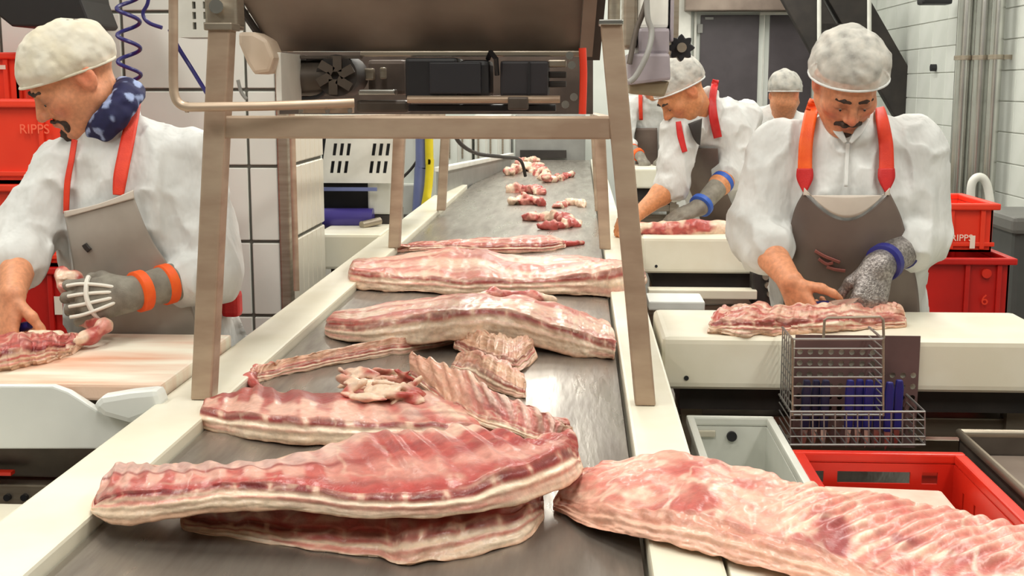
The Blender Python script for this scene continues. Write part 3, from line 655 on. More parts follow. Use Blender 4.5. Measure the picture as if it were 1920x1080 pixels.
# perforated back plate
lo, hi = pxbox(1484, 630, 1726, 836, yb1, .003)
nx, nz = 12, 10; mb = MB(); dx = (hi[0]-lo[0])/nx; dz = (hi[2]-lo[2])/nz
for i in range(nx):
    for j in range(nz):
        cx_ = lo[0]+dx*(i+.5); cz_ = lo[2]+dz*(j+.5); sq = []; ho = []
        if j >= nz-1 or i == nx-1 and j == 0 or (j >= nz-3 and i >= nx-4):
            q = [(lo[0]+dx*i, yb1, lo[2]+dz*j), (lo[0]+dx*(i+1), yb1, lo[2]+dz*j), (lo[0]+dx*(i+1), yb1, lo[2]+dz*(j+1)), (lo[0]+dx*i, yb1, lo[2]+dz*(j+1))]
            mb.add(q, [(0,1,2,3)]); continue
        for k in range(8):
            a = math.pi/4*k; c, s = math.cos(a), math.sin(a); mm = max(abs(c), abs(s))
            sq.append((cx_+c/mm*dx/2, yb1, cz_+s/mm*dz/2)); ho.append((cx_+c*.0072, yb1, cz_+s*.0072))
        mb.add(sq+ho, [(k, (k+1) % 8, 8+(k+1) % 8, 8+k) for k in range(8)])
o = mb.build('perforated_plate', M['brown_plate'], kb)
md = o.modifiers.new('s', 'SOLIDIFY'); md.thickness = .0025; md.offset = 0
# wire cage: upper basket and lower tray
def ringw(x0, x1, y, y2, py, r):
    a = P(x0, py, y); b = P(x1, py, y); return [(a[0],y2,a[2]), (a[0],y,a[2]), (b[0],y,b[2]), (b[0],y2,b[2])]
for k in range(9):
    py = 636+142*k/8
    MB().tube(ringw(1486, 1656, yb0+.01, yb1, py, 0), .0032 if k in (0, 8) else .0022, 6).build('wire', Wm, kb)
for x in (1486, 1656): MB().cyl(P(x,634,yb0+.01), P(x,780,yb0+.01), .003, 6).build('wire', M['steel'], kb)
for k in range(5):
    a = P(1486, 636, yb0+.01); y = yb0+.03+.03*k; MB().cyl((a[0], y, P(1486,778,yb0)[2]), (a[0], y, a[2]), .0016, 6).build('wire', Wm, kb)
for k in range(5):
    py = 772+62*k/4
    MB().tube(ringw(1482, 1734, yb0-.01, yb1, py, 0), .003 if k in (0, 4) else .0018, 6).build('wire', Wm, kb)
for k in range(13):
    x = 1482+252*k/12; a = P(x,772,yb0-.01); b = P(x,834,yb0-.01)
    MB().tube([a, b, (b[0], yb1, b[2])], .0018, 6).build('wire', Wm, kb)
MB().tube([P(1544,634,yb0+.02), P(1546,600,yb0+.02), P(1552,596,yb0+.02), P(1650,594,yb0+.02), P(1656,600,yb0+.02), P(1657,634,yb0+.02)], .0032, 8).build('wire_handle', M['steel'], kb, smooth=True)
def knife(px, ptop, y, label, m=None):
    a = P(px, ptop, y); t = thing('knife', label, 'knife', (a[0], y, a[2]-.17), 'knives in the basket on the right table')
    t1 = MB().prism([(a[0]-.009, y-.007, a[2]-.12), (a[0]+.009, y-.007, a[2]-.12), (a[0]+.011, y-.007, a[2]-.02), (a[0]+.008, y-.007, a[2]), (a[0]-.007, y-.007, a[2]), (a[0]-.01, y-.007, a[2]-.03)], (0,.014,0)).build('handle', m or M['blue'], t, bevel=.004)
    MB().prism([(a[0]-.007, y-.001, a[2]-.119), (a[0]+.007, y-.001, a[2]-.119), (a[0]+.004, y-.001, a[2]-.15), (a[0]-.004, y-.001, a[2]-.165)], (0,.002,0)).build('blade', M['chrome'], t)
ordn = ['first', 'second', 'third', 'fourth', 'fifth', 'sixth', 'seventh', 'eighth', 'ninth']
navy = mat('navy_handle', (30,30,66), .4)
for k, (px, pt, y) in enumerate(((1512,712,2.93),(1530,712,2.95),(1548,712,2.93),(1594,712,2.94),(1612,711,2.95),(1630,712,2.93),(1648,712,2.95),(1668,716,2.93),(1686,712,2.95))):
    knife(px, pt, y, '%s blue handled knife from the left in the wire basket' % ordn[k], navy if k < 3 else None)
# dark knife holder on the rear table
lo, hi = pxbox(1410, 512, 1452, 572, 4.98, .1)
t = thing('knife_holder', 'dark knife holder box on the rear table behind the right worker\'s arm', 'holder', lo)
MB().box(lo, hi).build('holder_body', M['dark'], t, bevel=.006)
for k in range(3):
    a = P(1436+4*k, 520+16*k, 4.96); MB().cyl(a, a+np.array((0,.02,0)), .012, 10).build('ring', M['steel'], t)
a = P(1443, 512, 5.0); MB().box((a[0]-.012, 5.0, a[2]-.01), (a[0]+.012, 5.03, a[2]+.025)).build('blue_cap', M['blue'], t, bevel=.004)
# dark hood at the top left
t = thing('dark_hood', 'black hood panel hanging above the left worker\'s cap', 'hood', P(90, 30, 4.0))
MB().prism([P(-60,-60,4.0), P(140,-60,4.0), P(152,0,4.0), P(170,46,4.0), P(164,52,4.0), P(22,50,4.0), P(-8,26,4.0), P(-60,-10,4.0)], (0,.25,0)).build('hood_shell', mat('hood_black', (22,18,18), .5), t, bevel=.01)
MB().box((P(80,0,4.1)[0]-.02, 4.1, 1.8), (P(80,0,4.1)[0]+.02, 4.14, CEIL)).build('hanger', M['steel'], t)
# ------------------------------------------------------------ signed distance modelling
def nm(v): return np.sqrt(np.einsum('...i,...i->...', v, v))
class SDF:
    def __init__(s): s.p = []
    def cone(s, a, b, ra, rb, k=.02):
        a = np.asarray(a, float); b = np.asarray(b, float)
        s.p.append(('c', a, b, ra, rb, k, (a+b)/2, np.linalg.norm(b-a)/2+max(ra, rb))); return s
    def chain(s, pts, rs, k=.02):
        for i in range(len(pts)-1): s.cone(pts[i], pts[i+1], rs[i], rs[i+1], k)
        return s
    def ell(s, c, r, R=None, k=.02):
        c = np.asarray(c, float); R = np.eye(3) if R is None else np.asarray(R, float)
        s.p.append(('e', c, np.asarray(r, float), R, 0, k, c, max(r))); return s
    def sub(s, c, r, R=None, k=.01):
        c = np.asarray(c, float); R = np.eye(3) if R is None else np.asarray(R, float)
        r = np.asarray([r]*3 if np.isscalar(r) else r, float)
        s.p.append(('s', c, r, R, 0, k, c, max(r))); return s
    def merge(s, o): s.p += o.p; return s
    def ev(s, X, prims=None, far=.2):
        d = np.full(X.shape[:-1], far)
        for q in (s.p if prims is None else prims):
            if q[0] == 'c':
                a, b, ra, rb = q[1:5]; ab = b-a; t = np.clip(((X-a)@ab)/max(1e-12, ab@ab), 0, 1)
                e = nm(X-a-t[..., None]*ab)-(ra+(rb-ra)*t)
            else:
                c, r, R = q[1:4]; Y = (X-c)@R
                Y = Y/r; k0 = nm(Y); k1 = nm(Y/r)+1e-9; e = k0*(k0-1)/k1
            k = q[5]
            if q[0] == 's':
                h = np.maximum(k-np.abs(-e-d), 0)/k; d = np.maximum(d, -e)+h*h*k*.25
            else:
                h = np.maximum(k-np.abs(e-d), 0)/k; d = np.minimum(d, e)-h*h*k*.25
        return d
    def bounds(s, pad):
        q = [p for p in s.p if p[0] != 's']
        return np.min([p[6]-p[7] for p in q], 0)-pad, np.max([p[6]+p[7] for p in q], 0)+pad
def surf(sd, h, disp=None, pad=.03, post=None, clip=None):
    """surface nets over the sparse field; disp(X) is added near the surface"""
    lo, hi = sd.bounds(pad)
    if clip is not None: lo = np.maximum(lo, clip[0]); hi = np.minimum(hi, clip[1])
    n = np.ceil((hi-lo)/h).astype(int)+1
    V = np.full(n, .2, np.float32); B = 14
    pc = np.array([q[6] for q in sd.p]); pr_ = np.array([q[7] for q in sd.p])
    for i in range(0, n[0], B):
        for j in range(0, n[1], B):
            for k in range(0, n[2], B):
                e = np.minimum((i+B, j+B, k+B), n)
                c = lo+h*(np.array((i, j, k))+e-1)/2; hd = np.linalg.norm(h*(e-1-np.array((i, j, k)))/2)
                ok = np.nonzero(nm(pc-c) < pr_+hd+.06)[0]
                if not len(ok): continue
                pr = [sd.p[k_] for k_ in ok]; dc = sd.ev(c[None], pr)[0]
                if abs(dc) > hd*1.25+.03:
                    if post is None: V[i:e[0], j:e[1], k:e[2]] = dc; continue
                    if dc > 0: continue
                gx, gy, gz = np.meshgrid(lo[0]+h*np.arange(i, e[0]), lo[1]+h*np.arange(j, e[1]), lo[2]+h*np.arange(k, e[2]), indexing='ij')
                X = np.stack((gx, gy, gz), -1); d = sd.ev(X, pr)
                if disp is not None:
                    mk = np.abs(d) < .026
                    if mk.any(): d[mk] += disp(X[mk])
                if post is not None: d = post(X, d)
                V[i:e[0], j:e[1], k:e[2]] = d
    return nets(V, lo, h)
def nets(V, lo, h):
    V[0] = V[-1] = .2; V[:, 0] = V[:, -1] = .2; V[:, :, 0] = V[:, :, -1] = .2
    S = V < 0; nx, ny, nz = V.shape
    cnt = np.zeros((nx-1, ny-1, nz-1), np.int8)
    for a in (0, 1):
        for b in (0, 1):
            for c in (0, 1): cnt += S[a:nx-1+a, b:ny-1+b, c:nz-1+c]
    cells = np.argwhere((cnt > 0) & (cnt < 8)); idx = np.full(cnt.shape, -1, np.int64)
    idx[tuple(cells.T)] = np.arange(len(cells))
    acc = np.zeros((len(cells), 3)); num = np.zeros(len(cells))
    cor = [(a, b, c) for a in (0, 1) for b in (0, 1) for c in (0, 1)]
    cv_ = {q: V[cells[:, 0]+q[0], cells[:, 1]+q[1], cells[:, 2]+q[2]].astype(float) for q in cor}
    for q in cor:
        for ax in range(3):
            if q[ax]: continue
            r = list(q); r[ax] = 1; r = tuple(r); v0, v1 = cv_[q], cv_[r]; m = (v0 < 0) != (v1 < 0)
            t = np.zeros(len(cells)); t[m] = v0[m]/(v0[m]-v1[m])
            p = np.tile(np.array(q, float), (len(cells), 1)); p[:, ax] = t
            acc[m] += p[m]; num[m] += 1
    verts = lo+h*(cells+acc/np.maximum(num, 1)[:, None])
    F = []
    for ax in range(3):
        u, w = (ax+1) % 3, (ax+2) % 3
        s0 = [slice(1, -1)]*3; s0[ax] = slice(0, -1); s1 = list(s0); s1[ax] = slice(1, None)
        A = S[tuple(s0)]; Bm = S[tuple(s1)]; off = np.array([1, 1, 1]); off[ax] = 0
        for inside_first in (True, False):
            e = np.argwhere((A & ~Bm) if inside_first else (~A & Bm))+off
            if not len(e): continue
            def g(du, dw):
                q = e.copy(); q[:, u] += du; q[:, w] += dw; return idx[tuple(q.T)]
            quad = np.stack((g(-1, -1), g(0, -1), g(0, 0), g(-1, 0)), 1)
            F.append(quad if inside_first else quad[:, ::-1])
    F = np.concatenate(F); F = F[(F >= 0).all(1)]
    return verts, F
def lap(v, F, it=1, a=.5):
    E = np.concatenate([F[:, [0,1]], F[:, [1,2]], F[:, [2,3]], F[:, [3,0]]]); E = np.concatenate([E, E[:, ::-1]])
    deg = np.bincount(E[:, 0], minlength=len(v)).astype(float)[:, None]
    for _ in range(it):
        s = np.stack([np.bincount(E[:, 0], v[E[:, 1], k], minlength=len(v)) for k in range(3)], 1)
        v = v+(s/np.maximum(deg, 1)-v)*a
    return v
def sdf_obj(name, sd, h, m, parent=None, disp=None, colfn=None, sm=1, post=None, clip=None, **kw):
    v, F = surf(sd, h, disp, post=post, clip=clip); v = lap(v, F, sm) if sm else v
    return mesh_obj(name, v, F, m, parent, smooth=True, cols=None if colfn is None else colfn(v), **kw)

# ------------------------------------------------------------ meat
M['meat'] = mat('raw_pork', attr='col', rough=.36, nscale=70, bump=.25, bscale=160, sss=.12, coat=.12)
FAT, PINK, RED, DRED, SKIN, MEMB, PALE = [lin(c) for c in ((230,204,178), (212,140,126), (172,62,58), (112,28,34), (222,180,152), (202,154,142), (236,216,192))]
ROSE = lin((204,112,102))
def mixc(a, b, t): return a+(b-a)*np.clip(t, 0, 1)[..., None]
def sstep(a, b, x): t = np.clip((x-a)/(b-a), 0, 1); return t*t*(3-2*t)
def resamp(pts, n, width=2):
    q = np.array([p[:width] for p in pts], float); q = np.array(smooth_path(list(q), 12))
    s = np.concatenate(([0], np.cumsum(np.linalg.norm(np.diff(q[:, :2], axis=0), axis=1)))); s /= s[-1]
    # keep index parametrisation so the three outlines stay in step
    t = np.linspace(0, 1, len(q)); u = np.linspace(0, 1, n)
    return np.stack([np.interp(u, t, q[:, k]) for k in range(width)], 1)
def slab(label, FB, FT, BT, zb, thick, parent=None, nu=320, seed=1, red=.5, ribs=12, cut=None, top='rib', skin=.0, lean=.015, group='pork bellies on the conveyor', fatcut=.45, ribamp=.0035, rough=.004, taper=(.03,.03), lu=None, pal=None):
    fb = resamp(FB, nu, 3); ft = resamp(FT, nu); bt = resamp(BT, nu)
    th = np.interp(np.linspace(0, 1, nu), np.linspace(0, 1, len(thick)), thick)
    ju = np.stack((np.linspace(0, 1, nu), np.zeros(nu), np.zeros(nu)), 1); jp = 9.0*2.0/PZ(fb[nu//2,0], fb[nu//2,1], zb)[1]
    for q_, sd0, am in ((fb, 0, .5), (ft, 20, .8), (bt, 40, 1.15)):
        q_[:, 1] += (fbm(ju+seed, (16, 1, 1), 3, seed+sd0)-.5)*jp*2*am; q_[:, 0] += (fbm(ju+seed, (22, 1, 1), 2, seed+sd0+7)-.5)*jp*.8*am
    nf, nt, nk, nb = 36, 84, 10, 30; nv = nf+nt+nk+nb
    G = np.zeros((nu, nv, 3))
    for i in range(nu):
        a = PZ(fb[i,0], fb[i,1], zb+fb[i,2]); b = P(ft[i,0], ft[i,1], a[1]+lean)
        if b[2] < a[2]+.006: b[2] = a[2]+.006
        zt = max(zb+fb[i,2]*.6+th[i], a[2]+.004); c = PZ(bt[i,0], bt[i,1], zt)
        if c[1] < b[1]+.02: c[1] = b[1]+.02
        d = np.array((c[0], c[1]+.012, zb+.002+fb[i,2]*.6))
        s = np.linspace(0, 1, nf, endpoint=False)[:, None]; bul = np.sin(s*math.pi)*.008
        G[i, :nf] = a+(b-a)*s+np.array((0,-1,0))*bul
        s = np.linspace(0, 1, nt, endpoint=False)[:, None]
        G[i, nf:nf+nt] = b+(c-b)*s+np.array((0,0,1))*np.sin(s*math.pi)*.008
        s = np.linspace(0, 1, nk, endpoint=False)[:, None]; G[i, nf+nt:nf+nt+nk] = c+(d-c)*s
        s = np.linspace(0, 1, nb, endpoint=False)[:, None]; G[i, nf+nt+nk:] = d+(a+np.array((0,.004,0))-d)*s
    for _ in range(5): G = .5*G+.25*np.roll(G, 1, 1)+.25*np.roll(G, -1, 1)
    # round the two ends
    u = np.linspace(0, 1, nu); sc = np.ones(nu)
    if taper[0]: sc *= np.sqrt(np.clip(1-(1-np.clip(u/taper[0], 0, 1))**2, .0, 1))
    if taper[1]: sc *= np.sqrt(np.clip(1-(1-np.clip((1-u)/taper[1], 0, 1))**2, .0, 1))
    sc = np.maximum(sc, .04); cen = G.mean(1, keepdims=True); base = G[..., 2].min(1)
    G = cen+(G-cen)*sc[:, None, None]
    # fields
    U = np.repeat(u[:, None], nv, 1); reg = np.zeros(nv, int); S = np.zeros(nv)
    reg[nf:nf+nt] = 1; reg[nf+nt:nf+nt+nk] = 2; reg[nf+nt+nk:] = 3
    S[:nf] = np.arange(nf)/nf; S[nf:nf+nt] = np.arange(nt)/nt; S[nf+nt:nf+nt+nk] = np.arange(nk)/nk
    S = np.repeat(S[None], nu, 0); Rg = np.repeat(reg[None], nu, 0)
    L = np.linalg.norm(G[-1].mean(0)-G[0].mean(0))
    Q = np.stack((U*L, S*.1+Rg*.31, np.zeros_like(U)+seed*3.7), -1)
    n1 = fbm(Q, (9, 9, 1), 4, seed); n2 = fbm(Q, (26, 40, 1), 3, seed+5); n3 = fbm(Q, (5, 3, 1), 3, seed+9); n4 = fbm(Q, (70, 70, 1), 2, seed+3)
    pa0 = fbm(Q+.06*n3[..., None], (14, 20, 1), 4, seed+47)
    rib = .5+.5*np.sin((U*ribs*1.15+2.2*n3+S*.7)*2*math.pi)
    # outward displacement
    Tu = np.gradient(G, axis=0); Tv = np.roll(G, -1, 1)-np.roll(G, 1, 1); Nn = np.cross(Tu, Tv); Nn /= np.linalg.norm(Nn, axis=-1, keepdims=True)+1e-9
    dsp = (n1-.5)*rough*2.6+(n2-.5)*rough*1.5+(pa0-.5)*rough*2
    if top == 'belly':
        rb0 = .5+.5*np.sin((U*30-S*4.5+1.6*n3)*2*math.pi); dsp = dsp+np.where(Rg == 1, (rb0-.5)*.005*sstep(.4, .6, U)*sstep(.1, .3, S), 0)
    if top == 'layer': dsp = dsp+np.where(Rg == 1, (fbm(Q+.05*n3[..., None], (5, 55, 1), 3, seed+71)-.5)*.014, 0)
    if top == 'rib': dsp = dsp+np.where(Rg == 1, (rib-.5)*2*ribamp*(.2+1.1*n1)*sstep(.12, .35, S), 0)
    dsp = np.where(Rg == 0, dsp+(.5-np.abs(S-.55))*.003*np.sin(S*22+n3*6), dsp)
    dsp = np.where(Rg == 3, 0, dsp)*sc[:, None]
    cenv = Nn*0+(G-G.mean(1, keepdims=True)); sg = np.sign((Nn*cenv).sum(-1).mean())
    G = G+Nn*(sg*dsp)[..., None]
    # colour of the cut face: skin, fat and lean streaks, dark lean with rib ends at the top
    sk1 = fbm(Q, (7, 130, 1), 3, seed+41); pa = pa0; vein = 1-np.abs(2*fbm(Q+.08*n1[..., None], (16, 26, 1), 3, seed+53)-1)
    w = S+(n3-.5)*.34+(n1-.5)*.12
    face = mixc(np.zeros(U.shape+(3,))+FAT, PALE, sstep(.4, .7, n1))
    face = mixc(face, SKIN, 1-sstep(.05, .18, w))
    st = np.sin(w*22+n3*8)*.35+.5+(sk1-.5)*1.1
    face = mixc(face, PINK, sstep(.5, .75, st)*sstep(fatcut*.55, fatcut, w)*.9)
    face = mixc(face, ROSE, sstep(.42, .66, n3)*sstep(.14, .28, w)*(1-sstep(.3, .46, w))*.75*(.4+red))
    face = mixc(face, RED, sstep(.55, .78, st)*sstep(fatcut, fatcut+.2, w)*(.5+.5*red))
    uu = U*ribs*.8+1.5*n3+.25*S; oval = np.abs((uu % 1)-.5)*2; onn = vnoise(np.stack((np.floor(uu), 0*uu, 0*uu), -1)+.5, (1, 1, 1), seed+61)
    ends = (1-sstep(.6, .95, oval+.4*(n2-.5)))*np.exp(-((w-.84)/(.07+.08*onn))**2)*(.5+.6*onn)
    face = mixc(face, RED, sstep(.64, .78, w)*.7*(.3+red)*(.6+.8*pa))
    face = mixc(face, DRED, np.clip(ends*1.5, 0, 1)*(.3+.7*red))
    face = mixc(face, FAT, sstep(.86, .98, oval+.3*(n1-.5))*np.exp(-((w-.84)/.13)**2)*.7)
    face = mixc(face, FAT, sstep(.94, .985, vein)*.4)
    # top surface
    tp = mixc(np.zeros(U.shape+(3,))+MEMB, lin((186,150,140)), sstep(.4, .7, n3))
    tp = mixc(tp, ROSE, sstep(.42, .68, pa)*.6)
    if top == 'rib':
        ra = .35+.9*n1
        tp = mixc(tp, lin((222,190,174)), sstep(.5, .85, rib)*ra*.75); tp = mixc(tp, lin((196,108,100)), sstep(.55, .1, rib)*.75*(n2+.2))
        lean_m = sstep(.44, .58, fbm(Q+.1*n3[..., None], (4.5, 13, 1), 4, seed+21)+.2*red-.1-.12*sstep(.45, .95, S)+(.1*sstep(.25, .7, U) if lu is None else .3*sstep(lu[0], lu[1], U+(n3-.5)*.2)-.2))
        tp = mixc(tp, lin((176,72,66)), lean_m*(.4+.5*red)); tp = mixc(tp, DRED, lean_m*sstep(.52, .72, sk1)*.45)
        tp = mixc(tp, FAT, sstep(.56, .7, pa)*sstep(.45, .6, n2)*.75); tp = mixc(tp, FAT, sstep(.93, .985, vein)*.45)
        tp = mixc(tp, lin((164,52,50)), (1-sstep(.02, .14, S+(n1-.5)*.16))*.8*(.4+.6*red))
        tp = mixc(tp, DRED, np.exp(-((S-.2-(n3-.5)*.4)/.035)**2)*.6*red)
    elif top == 'fat':
        tp = mixc(np.zeros(U.shape+(3,))+SKIN, PINK, sstep(.42, .68, pa)*.7); tp = mixc(tp, RED, sstep(.62, .74, n2)*.6*red*1.3); tp = mixc(tp, FAT, sstep(.92, .98, vein)*.5)
    elif top == 'layer':
        lay = fbm(Q+.05*n3[..., None], (5, 55, 1), 3, seed+71); ws = S+(n3-.5)*.35
        tp = mixc(np.zeros(U.shape+(3,))+lin((216,178,156)), lin((228,200,178)), sstep(.45, .7, n1))
        tp = mixc(tp, lin((204,128,114)), sstep(.45, .62, lay)*.8); tp = mixc(tp, lin((176,74,66)), sstep(.54, .68, lay+.3*(pa-.5))*(.4+red)*.8)
        tp = mixc(tp, RED, np.exp(-((ws-.12)/.05)**2)*.8*(.4+red)); tp = mixc(tp, lin((164,60,58)), np.exp(-((ws-.55)/.04)**2)*sstep(.35, .6, n1)*.9*(.4+red))
        tp = mixc(tp, lin((200,120,108)), sstep(.5, .85, rib)*.3); tp = mixc(tp, FAT, sstep(.93, .985, vein)*.5)
    elif top == 'belly':
        st2 = np.sin((S*4+n3*4+U*2)*6.28)*.3+.5+(sk1-.5)*.9; zr = sstep(.42, .6, U+(n3-.5)*.3)
        rb2 = .5+.5*np.sin((U*30-S*4.5+1.6*n3)*2*math.pi)
        tp = np.zeros(U.shape+(3,))+lin((220,172,152)); tp = mixc(tp, lin((214,142,128)), sstep(.5, .8, st2)*.75); tp = mixc(tp, lin((236,206,180)), sstep(.5, .85, rb2)*.95*zr*(.5+n1))
        tp = mixc(tp, lin((206,134,118)), sstep(.5, .1, rb2)*.85*zr*(.5+n2))
        tp = mixc(tp, lin((196,92,86)), np.exp(-((U-.3)/.06)**2-((S-.62)/.22)**2)*sstep(.3, .6, pa)*1.3)
        tp = mixc(tp, ROSE, sstep(.5, .66, pa)*.6); tp = mixc(tp, lin((178,66,62)), sstep(.6, .7, fbm(Q+.1*n3[..., None], (7, 16, 1), 4, seed+31))*.7)
        tp = mixc(tp, lin((150,60,62)), sstep(.5, .64, pa)*sstep(.45, .35, S)*np.exp(-((U-.72)/.14)**2)*1.1)
        tp = mixc(tp, PALE, sstep(.93, .985, vein)*.5)
        face = mixc(face, lin((226,166,144)), sstep(.1, .3, n1)*.7)
    tp = tp*(.93+.14*n4)[..., None]; face = face*(.93+.14*n4)[..., None]
    sk = np.zeros(U.shape+(3,))+SKIN
    col = np.where((Rg == 0)[..., None], face, np.where((Rg == 1)[..., None], tp, sk))
    if pal is not None: col = np.where((Rg == 1)[..., None], mixc(col, mixc(np.zeros(U.shape+(3,))+SKIN, PINK, sstep(.4, .7, pa)*.5), 1-sstep(pal[0], pal[1], U+(n3-.5)*.3)), col)
    if cut is not None: col = cut(col, U, S, Rg, n1, n2, n3, pa, sk1)
    for _ in range(2): col = .5*col+.25*np.roll(col, 1, 1)+.25*np.roll(col, -1, 1)
    i, j = np.meshgrid(np.arange(nu-1), np.arange(nv), indexing='ij'); j2 = (j+1) % nv
    F = np.stack((i*nv+j, i*nv+j2, (i+1)*nv+j2, (i+1)*nv+j), -1).reshape(-1, 4)
    if sg > 0: pass
    else: F = F[:, ::-1]
    V = G.reshape(-1, 3); FL = F.tolist()
    e0 = list(range(nv)); e1 = [(nu-1)*nv+k for k in range(nv)]
    FL += [tuple(e0[::-1]), tuple(e1)] if sg > 0 else [tuple(e0), tuple(e1[::-1])]
    return mesh_obj('pork_slab', V, FL, M['meat'], parent, label, 'meat', group, smooth=True, cols=col.reshape(-1, 3))
def blob(name, label, sd, h=.004, seed=1, amp=.006, freq=28, red=.5, base=None, group=None, parent=None, cat='meat', fat=.5):
    def dp(X): return -(fbm(X, freq, 3, seed)-.5)*amp*2
    def cf(v):
        n = fbm(v, 30, 3, seed+2); n2 = fbm(v, 60, 2, seed+7); n3 = fbm(v, 14, 2, seed+11)
        c = np.zeros((len(v), 3))+(base if base is not None else PINK)
        c = mixc(c, RED, sstep(.62-.3*red, .75-.3*red, n)*.85); c = mixc(c, DRED, sstep(.6, .75, n2)*.5*red)
        c = mixc(c, FAT, sstep(.62-.2*fat, .72-.2*fat, n3)*.9); return c
    return sdf_obj(name, sd, h, M['meat'], parent, dp, cf, 1, label=label, cat=cat if parent is None else None, group=group)
GP = 'pork bellies on the conveyor'
# front pair
def front_top(col, U, S, Rg, n1, n2, n3, pa, sk1):
    w = S+(n3-.5)*.16; left = 1-sstep(.36, .56, U+(n1-.5)*.25); one = np.zeros(U.shape+(3,))
    mb_ = mixc(one+lin((192,156,146)), lin((214,176,162)), sstep(.4, .65, np.sin(U*150+6*n3)*.25+n1)); mb_ = mixc(mb_, lin((186,96,92)), sstep(.58, .72, pa)*.6)
    nod = mixc(one+lin((216,164,148)), lin((178,70,64)), sstep(.35, .75, np.sin(U*95+5*n1)*.5+.5)*sstep(.3, .6, n2)*.9)
    m = mixc(nod, mb_, sstep(.46, .54, w)); m = mixc(m, lin((128,36,38)), np.exp(-((w-.47)/.035)**2)*.85)
    r = mixc(one+lin((150,58,58)), lin((186,92,84)), sstep(.4, .62, sk1)); r = mixc(r, lin((222,186,166)), sstep(.55, .66, pa)*.85)
    r2 = mixc(one+lin((206,150,136)), lin((176,78,72)), sstep(.42, .6, pa)); r = mixc(r2, r, sstep(.34, .48, w))
    t = mixc(mixc(col, r, sstep(.5, .62, U)*.75), m, left*.92); t = mixc(t, col, 1-sstep(.08, .2, w))
    return np.where((Rg == 1)[..., None], t, col)
def second_top(col, U, S, Rg, n1, n2, n3, pa, sk1):
    w = S+(n3-.5)*.2; one = np.zeros(U.shape+(3,))
    nod = mixc(one+lin((224,178,160)), lin((170,60,58)), sstep(.3, .75, np.sin(U*80+5*n1)*.5+.5)*sstep(.35, .6, n2)*.9)
    m = mixc(nod, mixc(one+lin((150,44,46)), lin((190,84,76)), sstep(.4, .7, pa)), sstep(.4, .52, w))
    return np.where((Rg == 1)[..., None], mixc(col, m, (1-sstep(.42, .6, U))*.9), col)
slab('pork belly slab lying underneath the frontmost belly, rib patches at its right end',
     [(330,992,0),(450,1012,0),(560,1030,0),(700,1050,0),(770,1064,0),(880,1048,0),(990,1012,0),(1024,968,0)],
     [(335,972),(450,978),(560,985),(700,990),(790,990),(890,972),(985,950),(1018,940)],
     [(350,925),(450,915),(560,910),(700,905),(800,900),(890,905),(980,915),(1015,925)], ZB, [.05]*5, seed=4, red=.55, ribs=13, fatcut=.4, lean=.05)
slab('frontmost large pork belly with rib side up, lying on top of another belly',
     [(162,958,.028),(225,986,.028),(330,972,.045),(450,958,.06),(580,963,.06),(720,974,.06),(860,968,.06),(990,942,.055),(1075,905,.05),(1097,872,.05)],
     [(172,945),(240,922),(340,915),(450,905),(580,912),(720,925),(850,912),(970,870),(1050,838),(1085,852)],
     [(206,866),(270,868),(350,866),(450,860),(560,850),(670,816),(790,800),(900,806),(1000,828),(1072,838)], ZB, [.06,.06,.06,.075,.085,.08,.07], seed=7, red=.8, ribs=17, nu=420, fatcut=.5, lu=(.35,.6), cut=front_top)
# second group
slab('pork belly slab right behind the frontmost one, with fat edge facing the camera',
     [(370,800,0),(440,818,0),(540,838,0),(650,838,0),(780,838,0),(900,840,0),(1000,842,0),(1072,828,0)],
     [(372,762),(440,770),(540,778),(650,790),(780,790),(900,800),(1000,812),(1070,795)],
     [(395,742),(470,729),(560,730),(650,735),(760,735),(870,745),(970,775),(1068,796)], ZB, [.035,.04,.04,.05,.055,.05,.035], seed=13, red=.55, ribs=12, fatcut=.6, lu=(.7,.2), cut=second_top)
sd = SDF(); rnd = np.random.RandomState(5)
for k in range(46):
    x, y = rnd.uniform(648, 785), rnd.uniform(698, 756); c_ = PZ(x, y, ZB+.045+.03*rnd.rand())
    sd.ell(c_, np.array((.036, .013, .006))*rnd.uniform(.6, 1.25), rotm(rnd.uniform(-30, 50), rnd.uniform(-60, 40), rnd.uniform(-35, 35)), .002)
blob('meat_trimmings', 'crumpled red and pink trimmings heaped on the second pork slab', sd, .0035, 3, .006, 45, .75, lin((214,150,130)), 'meat trimmings', fat=.45)
slab('ribbed pale flap of pork lying diagonally on the second slab, cream upper corner',
     [(772,712,.05),(840,765,.045),(920,800,.04),(1000,826,.03),(1050,838,.01)], [(766,690),(840,748),(920,782),(1000,806),(1054,820)],
     [(766,668),(832,678),(920,728),(1010,764),(1076,802)], ZB, [.075,.08,.07,.055,.03], seed=61, red=.22, ribs=11, nu=220, fatcut=.6, group=None, pal=(.25,.55))
slab('rolled pale flap of meat on the belt behind the second pork slab',
     [(842,692,0),(880,706,0),(930,735,0),(988,748,0)], [(850,678),(890,682),(935,704),(988,730)], [(858,668),(895,664),(940,675),(984,705)], ZB, [.03,.05,.05,.03], seed=63, red=.25, top='fat', nu=120, group=None)
